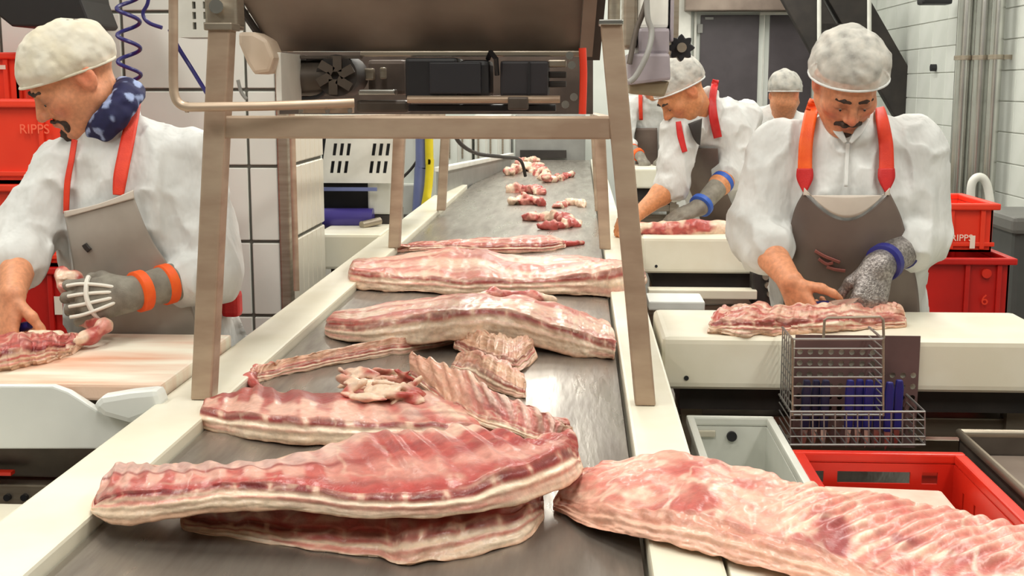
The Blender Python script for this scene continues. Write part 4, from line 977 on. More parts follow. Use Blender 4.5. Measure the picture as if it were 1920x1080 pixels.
# third
slab('arched pork belly in mid belt with cream fat edge and rib side up',
     [(602,628,0),(680,645,.01),(780,648,.02),(870,640,.025),(960,642,.02),(1050,664,.005),(1110,672,0),(1156,678,0)],
     [(606,602),(680,606),(780,590),(870,577),(960,585),(1050,612),(1110,628),(1158,640)],
     [(625,588),(700,572),(800,560),(900,553),(980,556),(1060,572),(1110,592),(1150,606)], ZB, [.03,.045,.06,.065,.06,.04,.03], seed=19, red=.4, ribs=12, fatcut=.72, nu=260, top='layer', rough=.006)
slab('long pale strip of meat trailing left from the arched belly',
     [(462,724,0),(520,708,0),(640,684,0),(760,662,0),(880,640,0)], [(466,704),(520,688),(640,662),(760,644),(880,624)], [(482,690),(530,678),(640,654),(760,636),(880,616)],
     ZB, [.025,.03,.035,.035,.03], seed=65, red=.3, top='fat', nu=200, group=None, fatcut=.4)
sd = SDF(); sd.cone(PZ(466,712,ZB+.014), PZ(480,690,ZB+.02), .013, .011, .01).cone(PZ(466,712,ZB+.014), PZ(495,735,ZB+.012), .012, .008)
blob('meat_scrap', 'small dark red scrap at the left end of the long strip', sd, .003, 10, .005, 40, .9, ROSE, 'meat trimmings', fat=.2)
slab('pink ragged flap hanging over the front of the arched belly',
     [(846,652,.01),(885,672,.0),(930,694,0),(972,698,0),(1006,668,.005)], [(850,636),(890,650),(935,668),(972,672),(1000,650)], [(862,624),(900,622),(940,626),(970,630),(998,634)],
     ZB, [.04,.05,.05,.045,.035], seed=67, red=.3, top='fat', nu=140, group=None, rough=.008, fatcut=.3)
# fourth and fifth
slab('pork belly lying across the belt and right rail behind the arched belly',
     [(646,540,0),(720,548,0),(800,552,0),(900,556,0),(1000,556,0),(1100,556,0),(1165,558,.004),(1218,530,.03)],
     [(650,506),(720,512),(800,518),(900,522),(1000,520),(1100,510),(1165,500),(1212,508)],
     [(662,488),(720,480),(830,466),(900,470),(1000,478),(1100,480),(1160,494),(1206,500)], ZB, [.04,.045,.05,.05,.05,.05,.045], seed=23, red=.35, ribs=10, fatcut=.55, nu=240, top='layer', rough=.006)
sd = SDF(); sd.chain([PZ(1040,562,ZB+.02), PZ(1000,556,ZB+.03), PZ(925,552,ZB+.04), PZ(880,560,ZB+.05)], [.01,.016,.016,.01], .02)
blob('meat_scrap', 'red scrap between the arched belly and the one behind it', sd, .004, 14, .007, 40, .7, PINK, 'meat trimmings', fat=.5)
slab('thin flat pork strip farthest of the bellies across the belt',
     [(712,476,0),(800,470,0),(900,473,0),(1000,475,0),(1064,466,0)], [(716,468),(800,458),(900,460),(1000,457),(1060,454)],
     [(760,461),(830,453),(900,448),(1000,443),(1056,446)], ZB, [.02,.025,.03,.035,.025], seed=29, red=.6, ribs=8, top='layer', nu=180, fatcut=.2)
sd = SDF(); sd.cone(PZ(1058,458,ZB+.01), PZ(1092,455,ZB+.008), .016, .008)
blob('meat_scrap', 'small dark red scrap beside the thin flat strip', sd, .004, 15, .006, 40, 1, RED, 'meat trimmings', fat=0)
# far trimmings on the belt
for k, (pts, r, lb, rd, ft_) in enumerate((
    ([(955,322),(985,312),(1015,318),(1025,335)], .05, 'large pale heap of trimmings farthest up the belt', .3, .9),
    ([(972,303),(1005,300)], .03, 'pale fat scrap behind the farthest trimmings heap', .1, .9),
    ([(958,355),(990,356),(1018,360)], .033, 'pink and red trimmings row below the farthest heap', .6, .7),
    ([(962,378),(990,374),(1014,380)], .033, 'red trimmings row third from the far end of the belt', .65, .6),
    ([(1035,338),(1050,334),(1068,328)], .026, 'orange pink scrap right of the farthest heap', .6, .3),
    ([(1045,386),(1070,378),(1094,384)], .024, 'light pink scrap near the right belt edge', .5, .6),
    ([(985,408),(1010,408),(1035,408)], .026, 'long pink scrap nearest row, left end', .5, .7),
    ([(1030,408),(1055,412),(1078,416)], .026, 'dark red scrap nearest row, right end', .85, .4),
    ([(1020,426),(1050,424),(1078,420)], .02, 'deep red scrap closest to the thin flat strip', .9, .3))):
    r *= 1.35; sd = SDF(); rnd = np.random.RandomState(k); q = [PZ(x, y, ZB+r*.4) for x, y in pts]; sd.chain(q, [r*.3]*len(q), .02)
    for t_ in np.linspace(0, 1, 5+2*len(q)):
        i_ = min(int(t_*(len(q)-1)), len(q)-2); f_ = t_*(len(q)-1)-i_; c_ = q[i_]*(1-f_)+q[i_+1]*f_+rnd.uniform(-.25, .25, 3)*r
        c_[2] = max(c_[2], ZB+r*.35); sd.ell(c_, np.array((.95, .6, .36))*r*rnd.uniform(.6, 1.15), rotm(rnd.uniform(0, 360), rnd.uniform(-35, 35), rnd.uniform(-35, 35)), .03)
    blob('meat_scrap', lb, sd, .0065, 40+k, .026, 26, rd, PINK, 'far trimmings on the belt', fat=ft_)
# right front slab
slab('large pale pork side at the lower right, lying off the belt over the crates',
     [(1026,952,0),(1110,990,.012),(1230,1020,.03),(1350,1048,.03),(1480,1084,.03),(1620,1130,.03),(1800,1160,.03),(1990,1170,.03)],
     [(1036,930),(1115,945),(1230,955),(1350,980),(1480,1012),(1620,1060,),(1800,1090),(1990,1105)],
     [(1098,884),(1190,855),(1310,855),(1420,880),(1530,908),(1680,926),(1840,968),(1990,1010)], ZB+.002, [.05,.055,.06,.06,.055,.05,.05], seed=37, red=.33, ribs=17, top='belly', nu=460, fatcut=.8, lean=.045, group=None, rough=.006)
# right table, left table, rear table
slab('pork belly being trimmed on the right worker\'s white table',
     [(1320,626,0),(1400,630,0),(1500,628,0),(1600,622,0),(1706,614,0)], [(1330,602),(1400,602),(1500,596),(1600,592),(1700,596)],
     [(1352,570),(1430,572),(1500,575),(1600,566),(1690,574)], ZT, [.045,.05,.05,.055,.045], seed=41, red=.6, ribs=9, nu=260, fatcut=.3, rough=.013, group=None, top='layer')
slab('raw pork cut at the left edge on the left worker\'s table',
     [(-120,702,0),(-40,704,0),(40,692,0),(100,678,0),(140,664,0)], [(-120,668),(-40,668),(40,655),(100,648),(140,645)],
     [(-120,620),(-40,622),(40,622),(100,624),(150,628)], ZT, [.05,.05,.05,.045,.03], seed=43, red=.85, ribs=6, nu=200, fatcut=.25, rough=.007, group=None)
sd = SDF(); sd.chain([PZ(60,628,ZT+.035), PZ(110,632,ZT+.03), PZ(128,655,ZT+.014)], [.012,.014,.008], .01)
blob('fat_strip', 'pale fat strip lying on the left pork cut', sd, .0035, 51, .004, 40, .15, FAT, fat=.9)
sd = SDF(); sd.chain([P(112,515,2.97), P(138,522,2.97), P(152,548,2.96), P(160,580,2.93), P(172,604,2.9)], [.01,.016,.016,.014,.014], .02).chain([P(172,604,2.9), P(195,612,2.86), P(168,632,2.82), P(140,640,2.78)], [.013,.015,.014,.012], .02)
for k in range(12):
    f_ = k/11; c_ = P(116+50*f_, 512+100*f_, 2.965-.05*f_); sd.ell(c_, np.array((.022,.02,.008))*rnd.uniform(.7, 1.3), rotm(rnd.uniform(0, 360), rnd.uniform(-60, 60), rnd.uniform(-60, 60)), .004)
blob('meat_piece', 'raw red and pink meat flap gripped in the left worker\'s grey glove', sd, .0035, 52, .007, 36, .6, PINK, fat=.6)
sd = SDF(); sd.chain([P(1204,428,5.2), P(1250,430,5.2), P(1300,428,5.22), P(1362,430,5.24)], [.03,.032,.034,.032], .02)
blob('meat_piece', 'red meat on the rear worker\'s white table', sd, .006, 55, .012, 26, .8, PINK, fat=.5)
# ------------------------------------------------------------ people
M['skin'] = mat('skin', attr='col', rough=.5, nscale=90, sss=.1, bump=.08, bscale=200)
M['coat'] = mat('white_cotton', (218,220,218), .85, col2=(206,208,206), nscale=14, bump=.55, bscale=15, bdist=.03, stretch=(1,1,.55), spec=.2)
M['trouser'] = mat('white_trousers', (220,222,220), .85)
M['boot'] = mat('white_boots', (228,226,216), .45)
M['apron'] = mat('grey_rubber_apron', (172,165,156), .5, col2=(150,142,132), nscale=5)
M['apron_d'] = mat('brown_grey_apron', (116,102,94), .42, col2=(98,84,78), nscale=5)
M['apron_w'] = mat('pale_apron_hem', (206,196,184), .5)
M['hair'] = mat('dark_hair', (52,40,32), .6, col2=(86,74,62), nscale=40, stretch=(1,1,.3), bump=.4, bscale=120)
M['beard'] = mat('dark_beard', (44,32,26), .7, col2=(70,52,42), nscale=80, bump=.6, bscale=200)
M['net'] = mat('hair_net', (240,240,232), .8, col2=(210,206,196), nscale=26, alpha=.6, bump=.35, bscale=70, lo=.35, hi=.65)
M['cap'] = mat('cream_hair_net', (242,238,222), .85, col2=(206,198,176), nscale=14, alpha=.93, bump=.35, bscale=60)
M['glove'] = mat('grey_glove', (142,138,126), .75, col2=(118,112,102), nscale=30, bump=.3, bscale=300)
M['mail'] = mat('chain_mail_glove', (176,170,166), .35, .7, col2=(112,106,104), nscale=140, bump=.6, bscale=300)
M['glove_w'] = mat('white_rubber', (238,236,226), .5)
M['blue_fab'] = mat('blue_band', (52,98,190), .5, col2=(42,80,168), nscale=20)
M['eye'] = mat('eye_white', (225,220,212), .25); M['iris'] = mat('dark_iris', (36,24,20), .2)
class Head:
    def __init__(s, o, yaw, pitch, roll=0, sc=1.0): s.o = np.asarray(o, float); s.R = rotm(yaw, pitch, roll); s.s = sc
    def w(s, x, y, z): return s.o+s.R@(np.array((x, y, z))*s.s)
    def loc(s, X): return ((X-s.o)@s.R)/s.s
    def sdf(s):
        d = SDF(); w = s.w; k = s.s
        E = lambda c, r, kk=.02: d.ell(w(*c), np.array(r)*k, s.R, kk*k)
        E((0,.015,.028), (.077,.098,.085)); E((0,-.028,-.035), (.064,.072,.088), .03)
        for q in (-1, 1):
            d.cone(w(q*.05,.0,-.06), w(q*.018,-.07,-.1), .026*k, .022*k, .03); E((q*.044,-.06,-.03), (.024,.026,.02), .025)
        E((0,-.076,-.103), (.024,.02,.02), .02)
        d.cone(w(-.034,-.086,.014), w(.034,-.086,.014), .0125*k, .0125*k, .015)
        for q in (-1, 1): d.sub(w(q*.031,-.104,-.008), np.array((.017,.014,.012))*k, s.R, .012)
        d.cone(w(0,-.092,.004), w(0,-.116,-.038), .0085*k, .0125*k, .01)
        for q in (-1, 1): E((q*.013,-.104,-.042), (.009,.011,.008), .006)
        for q in (-1, 1): E((q*.031,-.0835,-.008), (.0155,.0135,.0125), .004)
        d.cone(w(-.021,-.09,-.07), w(0,-.0995,-.068), .006*k, .0075*k, .008); d.cone(w(.021,-.09,-.07), w(0,-.0995,-.068), .006*k, .0075*k, .008)
        d.cone(w(-.016,-.09,-.081), w(.016,-.09,-.081), .007*k, .007*k, .008)
        for q in (-1, 1):
            E((q*.079,.012,-.012), (.009,.022,.034), .008); d.sub(w(q*.089,.008,-.008), np.array((.006,.012,.02))*k, s.R, .006)
        return d
    def color(s, v, tone, ruddy):
        L = s.loc(v); c = np.zeros((len(v), 3))+lin(tone)
        n = fbm(v, 40, 3, 5); c = c*(.9+.2*n)[:, None]
        g = lambda x, y, z, r: np.exp(-(((L-np.array((x, y, z)))/r)**2).sum(1))
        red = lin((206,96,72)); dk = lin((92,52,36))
        for q in (-1, 1):
            c = mixc(c, red, g(q*.045,-.075,-.04,.024)*ruddy); c = mixc(c, red, g(q*.085,.01,-.012,.03)*ruddy)
            c = mixc(c, dk, g(q*.031,-.097,-.0145,np.array((.018,.02,.0028)))*.9)  # dark lash line; the next line paints eye socket shade into the skin
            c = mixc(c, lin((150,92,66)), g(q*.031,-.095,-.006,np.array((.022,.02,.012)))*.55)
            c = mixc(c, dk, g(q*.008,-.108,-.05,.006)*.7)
        c = mixc(c, red, g(0,-.118,-.038,.016)*ruddy); c = mixc(c, lin((168,84,72)), g(0,-.1,-.075,np.array((.024,.015,.012)))*.8)
        return c
def hand_sdf(wr, F, n, s, curls, sc=1.0, r=1.0, spread=.0, tb=0):
    F = nrm(F); n = nrm(np.asarray(n, float)-F*np.dot(F, n)); sd_ = np.cross(F, n)*s; wr = np.asarray(wr, float); d = SDF(); tips = []
    W = lambda f, q, m=0: wr+(F*f+sd_*q+n*m)*sc
    ln = [.93, 1.03, .97, .78]
    for i in range(4):
        kn = W((.088,.092,.088,.078)[i], .032-.0215*i)
        d.cone(W(0, .013-.009*i), kn, .0165*sc*r, .0112*sc*r, .016)
    d.ell(W(.045,.0,.004), np.array((.034,.045,.014))*sc*r, np.stack((sd_, F, n), 1), .015)
    for i in range(4):
        p = W((.088,.092,.088,.078)[i], .032-.0215*i); a = 0; c = curls[i] if hasattr(curls[0], '__len__') else curls
        sp = sd_*spread*(1.5-i)
        for j, l in enumerate((.043, .026, .021)):
            a += math.radians(c[j]); q = p+nrm(F*math.cos(a)+n*math.sin(a)+sp)*l*ln[i]*sc
            d.cone(p, q, (.0102-.0009*j)*sc*r, (.0094-.0009*j)*sc*r, .0035); p = q
        tips.append(p)
    p = W(.022, .027, .004)
    for j, l in enumerate((.044, .032, .025)):
        dr = nrm(sd_*((.45 if tb else .75)-.3*j)+F*((.8 if tb else .55)+.2*j)+n*((.6 if tb else .35)+.25*j)); q = p+dr*l*sc
        d.cone(p, q, (.0145-.0022*j)*sc*r, (.0125-.0022*j)*sc*r, .008); p = q
    d.F, d.n, d.sd, d.W, d.tips = F, n, sd_, W, tips; return d
def cast(sd, px, py, y0, y1, off):
    sh = px.shape; D = np.array([ray(a, b) for a, b in zip(px.ravel(), py.ravel())]); D /= D[:, 1:2]
    t = np.full(len(D), float(y0)); bt = t.copy(); bd = np.full(len(D), 9.)
    for _ in range(40):
        d = sd.ev(CAM+D*t[:, None], far=.5)-off; m = d < bd; bd[m] = d[m]; bt[m] = t[m]
        t = np.minimum(t+np.where(d > .0006, np.maximum(d*.9, .0004), 0), y1)
    t = np.where(bd < .002, t, bt)
    return (CAM+D*t[:, None]).reshape(sh+(3,))
def sheet(name, sd, left, right, y0, y1, m, parent, off=.012, nu=40, nv=60, thick=.004, sm=3, wave=0, label=None):
    l = np.array(smooth_path([np.array(p, float) for p in left], 10)); r = np.array(smooth_path([np.array(p, float) for p in right], 10))
    v = np.linspace(0, 1, nv); L = np.stack([np.interp(v, np.linspace(0, 1, len(l)), l[:, k]) for k in (0, 1)], 1); R = np.stack([np.interp(v, np.linspace(0, 1, len(r)), r[:, k]) for k in (0, 1)], 1)
    u = np.linspace(0, 1, nu)[None, :, None]; G = L[:, None]*(1-u)+R[:, None]*u
    if wave: G[..., 1] += wave*np.sin(u[..., 0]*math.pi)*(1-v[:, None])
    W = cast(sd, G[..., 0], G[..., 1], y0, y1, off)
    for _ in range(sm):
        Y = W[..., 1].copy(); W[1:-1, 1:-1, 1] = np.minimum(Y[1:-1, 1:-1], .25*(Y[:-2, 1:-1]+Y[2:, 1:-1]+Y[1:-1, :-2]+Y[1:-1, 2:]))
    i, j = np.meshgrid(np.arange(nv-1), np.arange(nu), indexing='ij'); i, j = i[:, :-1], j[:, :-1]
    F = np.stack((i*nu+j, (i+1)*nu+j, (i+1)*nu+j+1, i*nu+j+1), -1).reshape(-1, 4)
    o = mesh_obj(name, W.reshape(-1, 3), F, m, parent, label, smooth=True)
    md = o.modifiers.new('s', 'SOLIDIFY'); md.thickness = thick; md.offset = 0; return o
def strip(name, sd, path, wpx, y0, y1, m, parent, off=.02, label=None, nv=40):
    q = np.array(smooth_path([np.array(p, float) for p in path], 8)); w = np.array(wpx if hasattr(wpx, '__len__') else [wpx]*len(path), float)
    w = np.interp(np.linspace(0, 1, len(q)), np.linspace(0, 1, len(w)), w); t = np.gradient(q, axis=0); n = np.stack((-t[:, 1], t[:, 0]), 1); n /= np.linalg.norm(n, axis=1)[:, None]+1e-9
    a, b = q-n*w[:, None]/2, q+n*w[:, None]/2
    if a[:, 0].mean() > b[:, 0].mean(): a, b = b, a
    return sheet(name, sd, list(a[::4]), list(b[::4]), y0, y1, m, parent, off, 6, nv, .004, 2, label=label)
def ringband(name, a, b, t0, t1, r, m, parent, off=(0,0,0), label=None):
    a = np.asarray(a, float); b = np.asarray(b, float); p0 = a+(b-a)*t0+np.asarray(off); p1 = a+(b-a)*t1+np.asarray(off)
    return MB().tube([p0, p0+(p1-p0)*.12, p0+(p1-p0)*.88, p1], [r*.9, r, r, r*.9], 22).build(name, m, parent, label, smooth=True)
body_torso = {}
def person(label, c):
    h = c.get('h', .0048); hs = c.get('hs', 1.08); seed = c.get('seed', 1)
    H = Head(c['head'], c['yaw'], c['pitch'], c.get('roll', 0), hs)
    pel, che, nek = map(lambda k: np.asarray(c[k], float), ('pelvis', 'chest', 'neck'))
    TR = rotm(c.get('tyaw', 0), 0); rx, ry = c.get('rx', .175), c.get('ry', .125)
    J = {k: np.asarray(c[k], float) for k in ('sR','eR','wR','sL','eL','wL')}
    # ---- body: head, neck, trunk, arms, hands, legs as one surface
    B = SDF()
    for t in np.linspace(0, 1, 4): B.ell(pel+(che-pel)*t, (rx*.8, ry*.78, .15), TR, .06)
    B.ell(che+(nek-che)*.55, (rx*.7, ry*.6, .1), TR, .06)
    for s in 'RL': B.cone(nek-(0,0,.03), J['s'+s], .05, .055, .05)
    B.cone(nek-(0,0,.03), H.w(0,.02,-.05), .062, .056, .03)
    B.merge(H.sdf())
    hands = {}
    for s in 'RL':
        B.cone(J['s'+s], J['e'+s], .056, .045, .03); m_ = J['e'+s]+(J['w'+s]-J['e'+s])*.35
        B.cone(J['e'+s], m_, .046, .047, .02); B.cone(m_, J['w'+s], .046, .029, .02)
        hc = c['hand'+s]; hd = hand_sdf(J['w'+s], hc['F'], hc['n'], hc['s'], hc['curl'], hc.get('sc', 1.02), 1, hc.get('spread', .0), hc.get('tb', 0)); hands[s] = hd
        B.merge(hd)
    hips = {}
    for s, q in (('R', -1), ('L', 1)):
        hp = pel+TR@np.array((q*.095, .0, -.02)); an = np.array((hp[0]+q*.03, pel[1]+.02, .09)); kn_ = (hp+an)/2+np.array((0, -.015, 0)); hips[s] = (hp, kn_, an)
        if h < .0055: continue
    body = sdf_obj('person', B, h, M['skin'], None, None, lambda v: H.color(v, c.get('tone', (214,150,112)), c.get('ruddy', .5)), 1, label=label, cat='person', group=None)
    par = body
    # ---- coat
    K = SDF()
    for t in np.linspace(0, 1, 5): K.ell(pel+(che-pel)*t, (rx*(1.08-.06*abs(t-.5)), ry*1.12, .16), TR, .07)
    K.ell(che+(nek-che)*.45, (rx*.95, ry*.9, .12), TR, .07)
    for s in 'RL': K.cone(nek-(0,0,.022), J['s'+s]+np.array((0,0,.008)), .06, c.get('ua', .08)*.92, .05)
    sk0 = pel-(0,0,.05); K.cone(sk0, (pel[0], pel[1]+.01, .5), .15, .17, .08)
    for q in (-1, 1): K.cone(pel+TR@np.array((q*.08, 0, -.1)), (pel[0]+q*.1, pel[1]+.01, .52), .12, .13, .08)
    KT = SDF(); KT.p = list(K.p)
    ends = {}
    for s in 'RL':
        ft_ = c.get('sleeve'+s, .35); e = J['e'+s]; en = e+(J['w'+s]-e)*ft_; ends[s] = en
        K.cone(J['s'+s], e, c.get('ua', .08), c.get('ua2', .072), .025); K.cone(e, en, c.get('ua2', .072), c.get('cuff', .062), .02)
        d_ = nrm(J['w'+s]-e); K.cone(en-d_*.028, en, c.get('cuff', .062)+.007, c.get('cuff', .062)+.005, .006)
    # collar
    nd = nrm(H.w(0,.02,-.05)-nek); cx1 = nrm(np.cross(nd, (0,1,0))); cy1 = np.cross(nd, cx1)
    cpts = [nek+nd*(.012)+cx1*.072*math.cos(a)+cy1*.078*math.sin(a) for a in np.linspace(0, 2*math.pi, 15)]
    K.chain(cpts, [.014]*15, .012)
    def folds(X):
        Z = X+.05*(fbm(X, 7, 2, seed+60)-.5)[:, None]
        a = 1-np.abs(2*vnoise(Z, (10, 10, 5.5), seed+70)-1); b = 1-np.abs(2*vnoise(Z, (19, 19, 12), seed+90)-1)
        return .006-.015*a*a-.010*b*b*b
    sdf_obj('coat', K, max(h, .006), M['coat'], par, folds, None, 1)
    # ---- trousers, boots
    T = SDF()
    for s in 'RL':
        hp, kn_, an = hips[s]; T.cone(hp, kn_, .1, .082, .03); T.cone(kn_, an, .082, .075, .02)
    sdf_obj('trousers', T, .012, M['trouser'], par)
    for s in 'RL':
        an = hips[s][2]; q = SDF(); q.cone(an+np.array((0,0,.16)), an-np.array((0,0,.03)), .068, .05, .02); q.cone(an+np.array((0,.03,-.05)), an+np.array((0,-.14,-.055)), .038, .034, .03)
        sdf_obj('boot', q, .01, M['boot'], par, post=lambda X, d: np.maximum(d, .004-X[..., 2]))
    # ---- hair, net, beard, brows, eyes
    cp = c.get('cap', dict(r=(.092,.116,.099), c=(0,.016,.034), z0=.012, sl=.36))
    def clipf(z0, sl):
        def f(X, d):
            L = H.loc(X); pl = (z0-sl*L[..., 1])-L[..., 2]; return np.maximum(d, pl*H.s)
        return f
    hr = SDF().ell(H.w(0,.017,.032), np.array(c.get('hair', (.081,.103,.089)))*H.s, H.R)
    sdf_obj('hair', hr, .005, M['hair'], par, lambda X: (fbm(X, 60, 2, seed)-.5)*.006, None, 1, post=clipf(cp['z0']+.012, cp['sl']))
    cs = SDF().ell(H.w(*cp['c']), np.array(cp['r'])*H.s, H.R)
    sdf_obj('hair_net', cs, max(.004, h*.75), c.get('capm', M['net']), par, lambda X: (fbm(X, (26, 26, 26), 3, seed+4)-.5)*.02, None, 1, post=clipf(cp['z0'], cp['sl']))
    rr = []
    for a in np.linspace(0, 2*math.pi, 33):
        lo_, hi_ = .02, .2
        for _ in range(24):
            md_ = (lo_+hi_)/2; x, y = md_*math.cos(a), md_*math.sin(a); z = cp['z0']-cp['sl']*y+.003
            e_ = sum(((p-q)/r)**2 for p, q, r in zip((x, y, z), cp['c'], cp['r'])); lo_, hi_ = (md_, hi_) if e_ < 1 else (lo_, md_)
        rr.append(H.w(x, y, z))
    MB().tube(rr, .0032*H.s, 8).build('elastic_band', c.get('capm2', M['coat']), par, smooth=True)
    if c.get('beard'):
        q = SDF(); w = H.w; k = H.s
        ms = .5 if c['beard'] > 1 else 1.0
        for g_ in (-1, 1): q.cone(w(g_*.032,-.086,-.07), w(g_*.012,-.1035,-.059), .006*k*ms, .0085*k*ms, .006)
        q.cone(w(-.012,-.1035,-.059), w(.012,-.1035,-.059), .0085*k*ms, .0085*k*ms, .004)
        if c['beard'] > 1:
            q.cone(w(0,-.09,-.1), w(0,-.088,-.13), .02*k, .013*k, .01); q.cone(w(-.033,-.086,-.075), w(-.018,-.08,-.108), .008*k, .014*k, .01); q.cone(w(.033,-.086,-.075), w(.018,-.08,-.108), .008*k, .014*k, .01)
        else: q.ell(w(0,-.092,-.1), np.array((.018,.012,.014))*k, H.R, .008)
        sdf_obj('beard', q, .003, M['beard'], par, lambda X: (fbm(X, 120, 2, 3)-.5)*.007)
    for q in (-1, 1):
        b = SDF(); b.chain([H.w(q*.012,-.0995,.012), H.w(q*.028,-.0995,.0165), H.w(q*.046,-.0885,.014)], [.0042*H.s,.0048*H.s,.0034*H.s], .004)
        sdf_obj('eyebrow', b, .0022, M['beard'], par, lambda X: (fbm(X, 200, 2, 3)-.5)*.003)
        e = H.w(q*.031,-.0868,-.0138); ey = MB().tube([e+H.R@np.array((0,-.0085+.0034*k,0)) for k in range(6)], [.002,.006,.0078,.008,.0066,.003], 10).build('eye', M['eye'], par, smooth=True)
        e2 = H.w(q*.031,-.0966,-.0172); MB().tube([e2, e2+H.R@np.array((0,.003,0))], .003, 10).build('iris', M['iris'], ey)
    for s in 'RL':
        g = c.get('glove'+s)
        if g:
            hc = c['hand'+s]; gd = hand_sdf(J['w'+s], hc['F'], hc['n'], hc['s'], hc['curl'], hc.get('sc', 1.02)*1.03, 1.24, hc.get('spread', .0), hc.get('tb', 0))
            e = J['e'+s]; a_ = J['w'+s]+(e-J['w'+s])*g.get('len', .45); gd.cone(J['w'+s], a_, .037, .048, .02)
            go = sdf_obj('glove', gd, max(.0038, h*.7), g['m'], par)
            for t0, t1 in g['bands']: ringband('cuff_band', J['w'+s], e, t0, t1, g.get('r', .05), g['bm'], go)
            if g.get('net'):
                hd = gd; wv = [hd.W(.0, .0, -.022)]
                for i in range(4):
                    pts = [hd.W(.01, .012-.008*i, -.021), hd.W(.05, .024-.016*i, -.0215), hd.W(.09, .032-.0215*i, -.0165), hd.W(.12, .033-.022*i, -.006)]
                    MB().tube(smooth_path(pts, 4), .0042, 8).build('rubber_strip', M['glove_w'], go, smooth=True)
                MB().tube(smooth_path([hd.W(.074, .046, -.006), hd.W(.078, .03, -.018), hd.W(.08, 0, -.0215), hd.W(.072, -.03, -.016), hd.W(.062, -.044, -.002)], 5), .006, 8).build('rubber_strip', M['glove_w'], go, smooth=True)
                MB().tube(smooth_path([hd.W(.0, .03, -.01), hd.W(.006, .02, -.02), hd.W(.01, 0, -.0225), hd.W(.006, -.02, -.02), hd.W(.0, -.03, -.01)], 5), .006, 8).build('rubber_strip', M['glove_w'], go, smooth=True)
    body_torso[body.name] = KT
    return body, K, H, J, hands
fist = (62, 78, 45); grip = (45, 55, 30); flat = (14, 16, 10)
# ---- left worker
Ya = 3.2
pA, KA, HA, JA, hA = person('man in cream hair net with goatee and navy neckerchief, cutting meat on the left', dict(
    head=P(136,139,3.1), yaw=-62, pitch=36, roll=4, hs=1.07, tyaw=-14, rx=.185, ry=.13, tone=(214,148,110), ruddy=.5, beard=2, seed=3,
    pelvis=P(285,650,Ya+.02), chest=P(245,395,Ya-.02), neck=P(205,245,Ya-.03),
    sR=P(125,318,Ya-.06), eR=P(42,455,3.05), wR=P(24,552,2.84), sL=P(362,300,Ya-.02), eL=P(398,510,3.1), wL=P(240,552,2.92),
    sleeveR=.36, sleeveL=.3, ua=.074, ua2=.07, cuff=.058,
    handR=dict(F=(-.12,-.3,-.92), n=(.5,.75,-.2), s=1, curl=fist), handL=dict(F=(-.93,-.2,-.1), n=(-.05,.95,-.25), s=-1, curl=(30,45,30), spread=.1, sc=1.1, tb=1),
    hair=(.079,.1,.083), cap=dict(r=(.089,.118,.094), c=(0,.004,.03), z0=.004, sl=.3), capm=M['cap'], capm2=M['cap'],
    gloveL=dict(m=M['glove'], bm=M['orange'], bands=((.08,.2),(.38,.5)), r=.05, len=.5, net=True)))
yy = (2.6, 3.5)
sheet('apron', body_torso[pA.name], [(122,404),(134,470),(150,560),(188,650),(190,800)], [(248,362),(285,450),(345,540),(372,640),(378,800)], *yy, M['apron'], pA, .025, wave=6)
sheet('apron_hem', KA, [(120,396),(122,408)], [(250,356),(252,372)], *yy, M['apron_w'], pA, .03, nu=30, nv=6, wave=6)
strip('apron_strap', KA, [(256,168),(250,210),(238,270),(226,330),(222,366)], [20,24,26,26,20], *yy, M['orange_deep'], pA, .022)
strip('apron_strap', KA, [(140,262),(134,300),(126,345),(124,400)], [10,10,11,10], *yy, M['orange_deep'], pA, .02)
strip('apron_print', body_torso[pA.name], [(158,458),(162,464),(168,470)], 9, *yy, M['dark'], pA, .031, nv=8)
nb, nt_ = P(230,232,3.14), P(160,180,3.1); ax = nrm(nt_-nb); e1 = nrm(np.cross(ax, (0,1,0))); e2 = np.cross(ax, e1)
sd = SDF(); cc = P(214,208,3.13)
for r_, o_, w_ in ((.068,-.008,.021), (.064,.014,.019)): sd.chain([cc+ax*o_+e1*r_*math.cos(a)+e2*(r_+.008)*math.sin(a) for a in np.linspace(0, 2*math.pi, 17)], [w_]*17, .02)
def dots(v):
    c = np.zeros((len(v), 3))+lin((30,32,74)); return mixc(c, lin((150,166,206)), sstep(.6, .68, fbm(v, 42, 2, 5)))
sdf_obj('neckerchief', sd, .004, mat('neckerchief_cotton', attr='col', rough=.8, nscale=60), pA, lambda X: (fbm(X, 40, 2, 8)-.5)*.012, dots)
o = MB().box(*pxbox(414, 548, 446, 596, 3.12, .05)).build('red_pouch', M['red_fab'], pA, bevel=.012)
sheet('apron_tie', KA, [(412,590),(410,660)], [(446,590),(472,650)], *yy, M['coat'], pA, .02, nu=8, nv=12)
# knife in his right hand
def hand_knife(hd, label, L=.14):
    g = hd.W(.075, 0, .028); d = nrm(hd.sd*1.0+hd.F*.25); t = thing('boning_knife', label, 'knife', g)
    MB().tube([g-d*.05, g-d*.03, g+d*.045, g+d*.06], [.009,.0115,.011,.008], 12).build('handle', M['blue'], t, smooth=True)
    n = nrm(np.cross(d, hd.F)); a = g+d*.06; MB().prism([a-hd.F*.008, a+hd.F*.009, a+hd.F*.007+d*L*.7, a-hd.F*.005+d*L], n*.0018).build('blade', M['chrome'], t)
hk = hA['R']; hk.sd = -hk.sd; hand_knife(hk, 'boning knife with blue handle held by the left worker', .1)

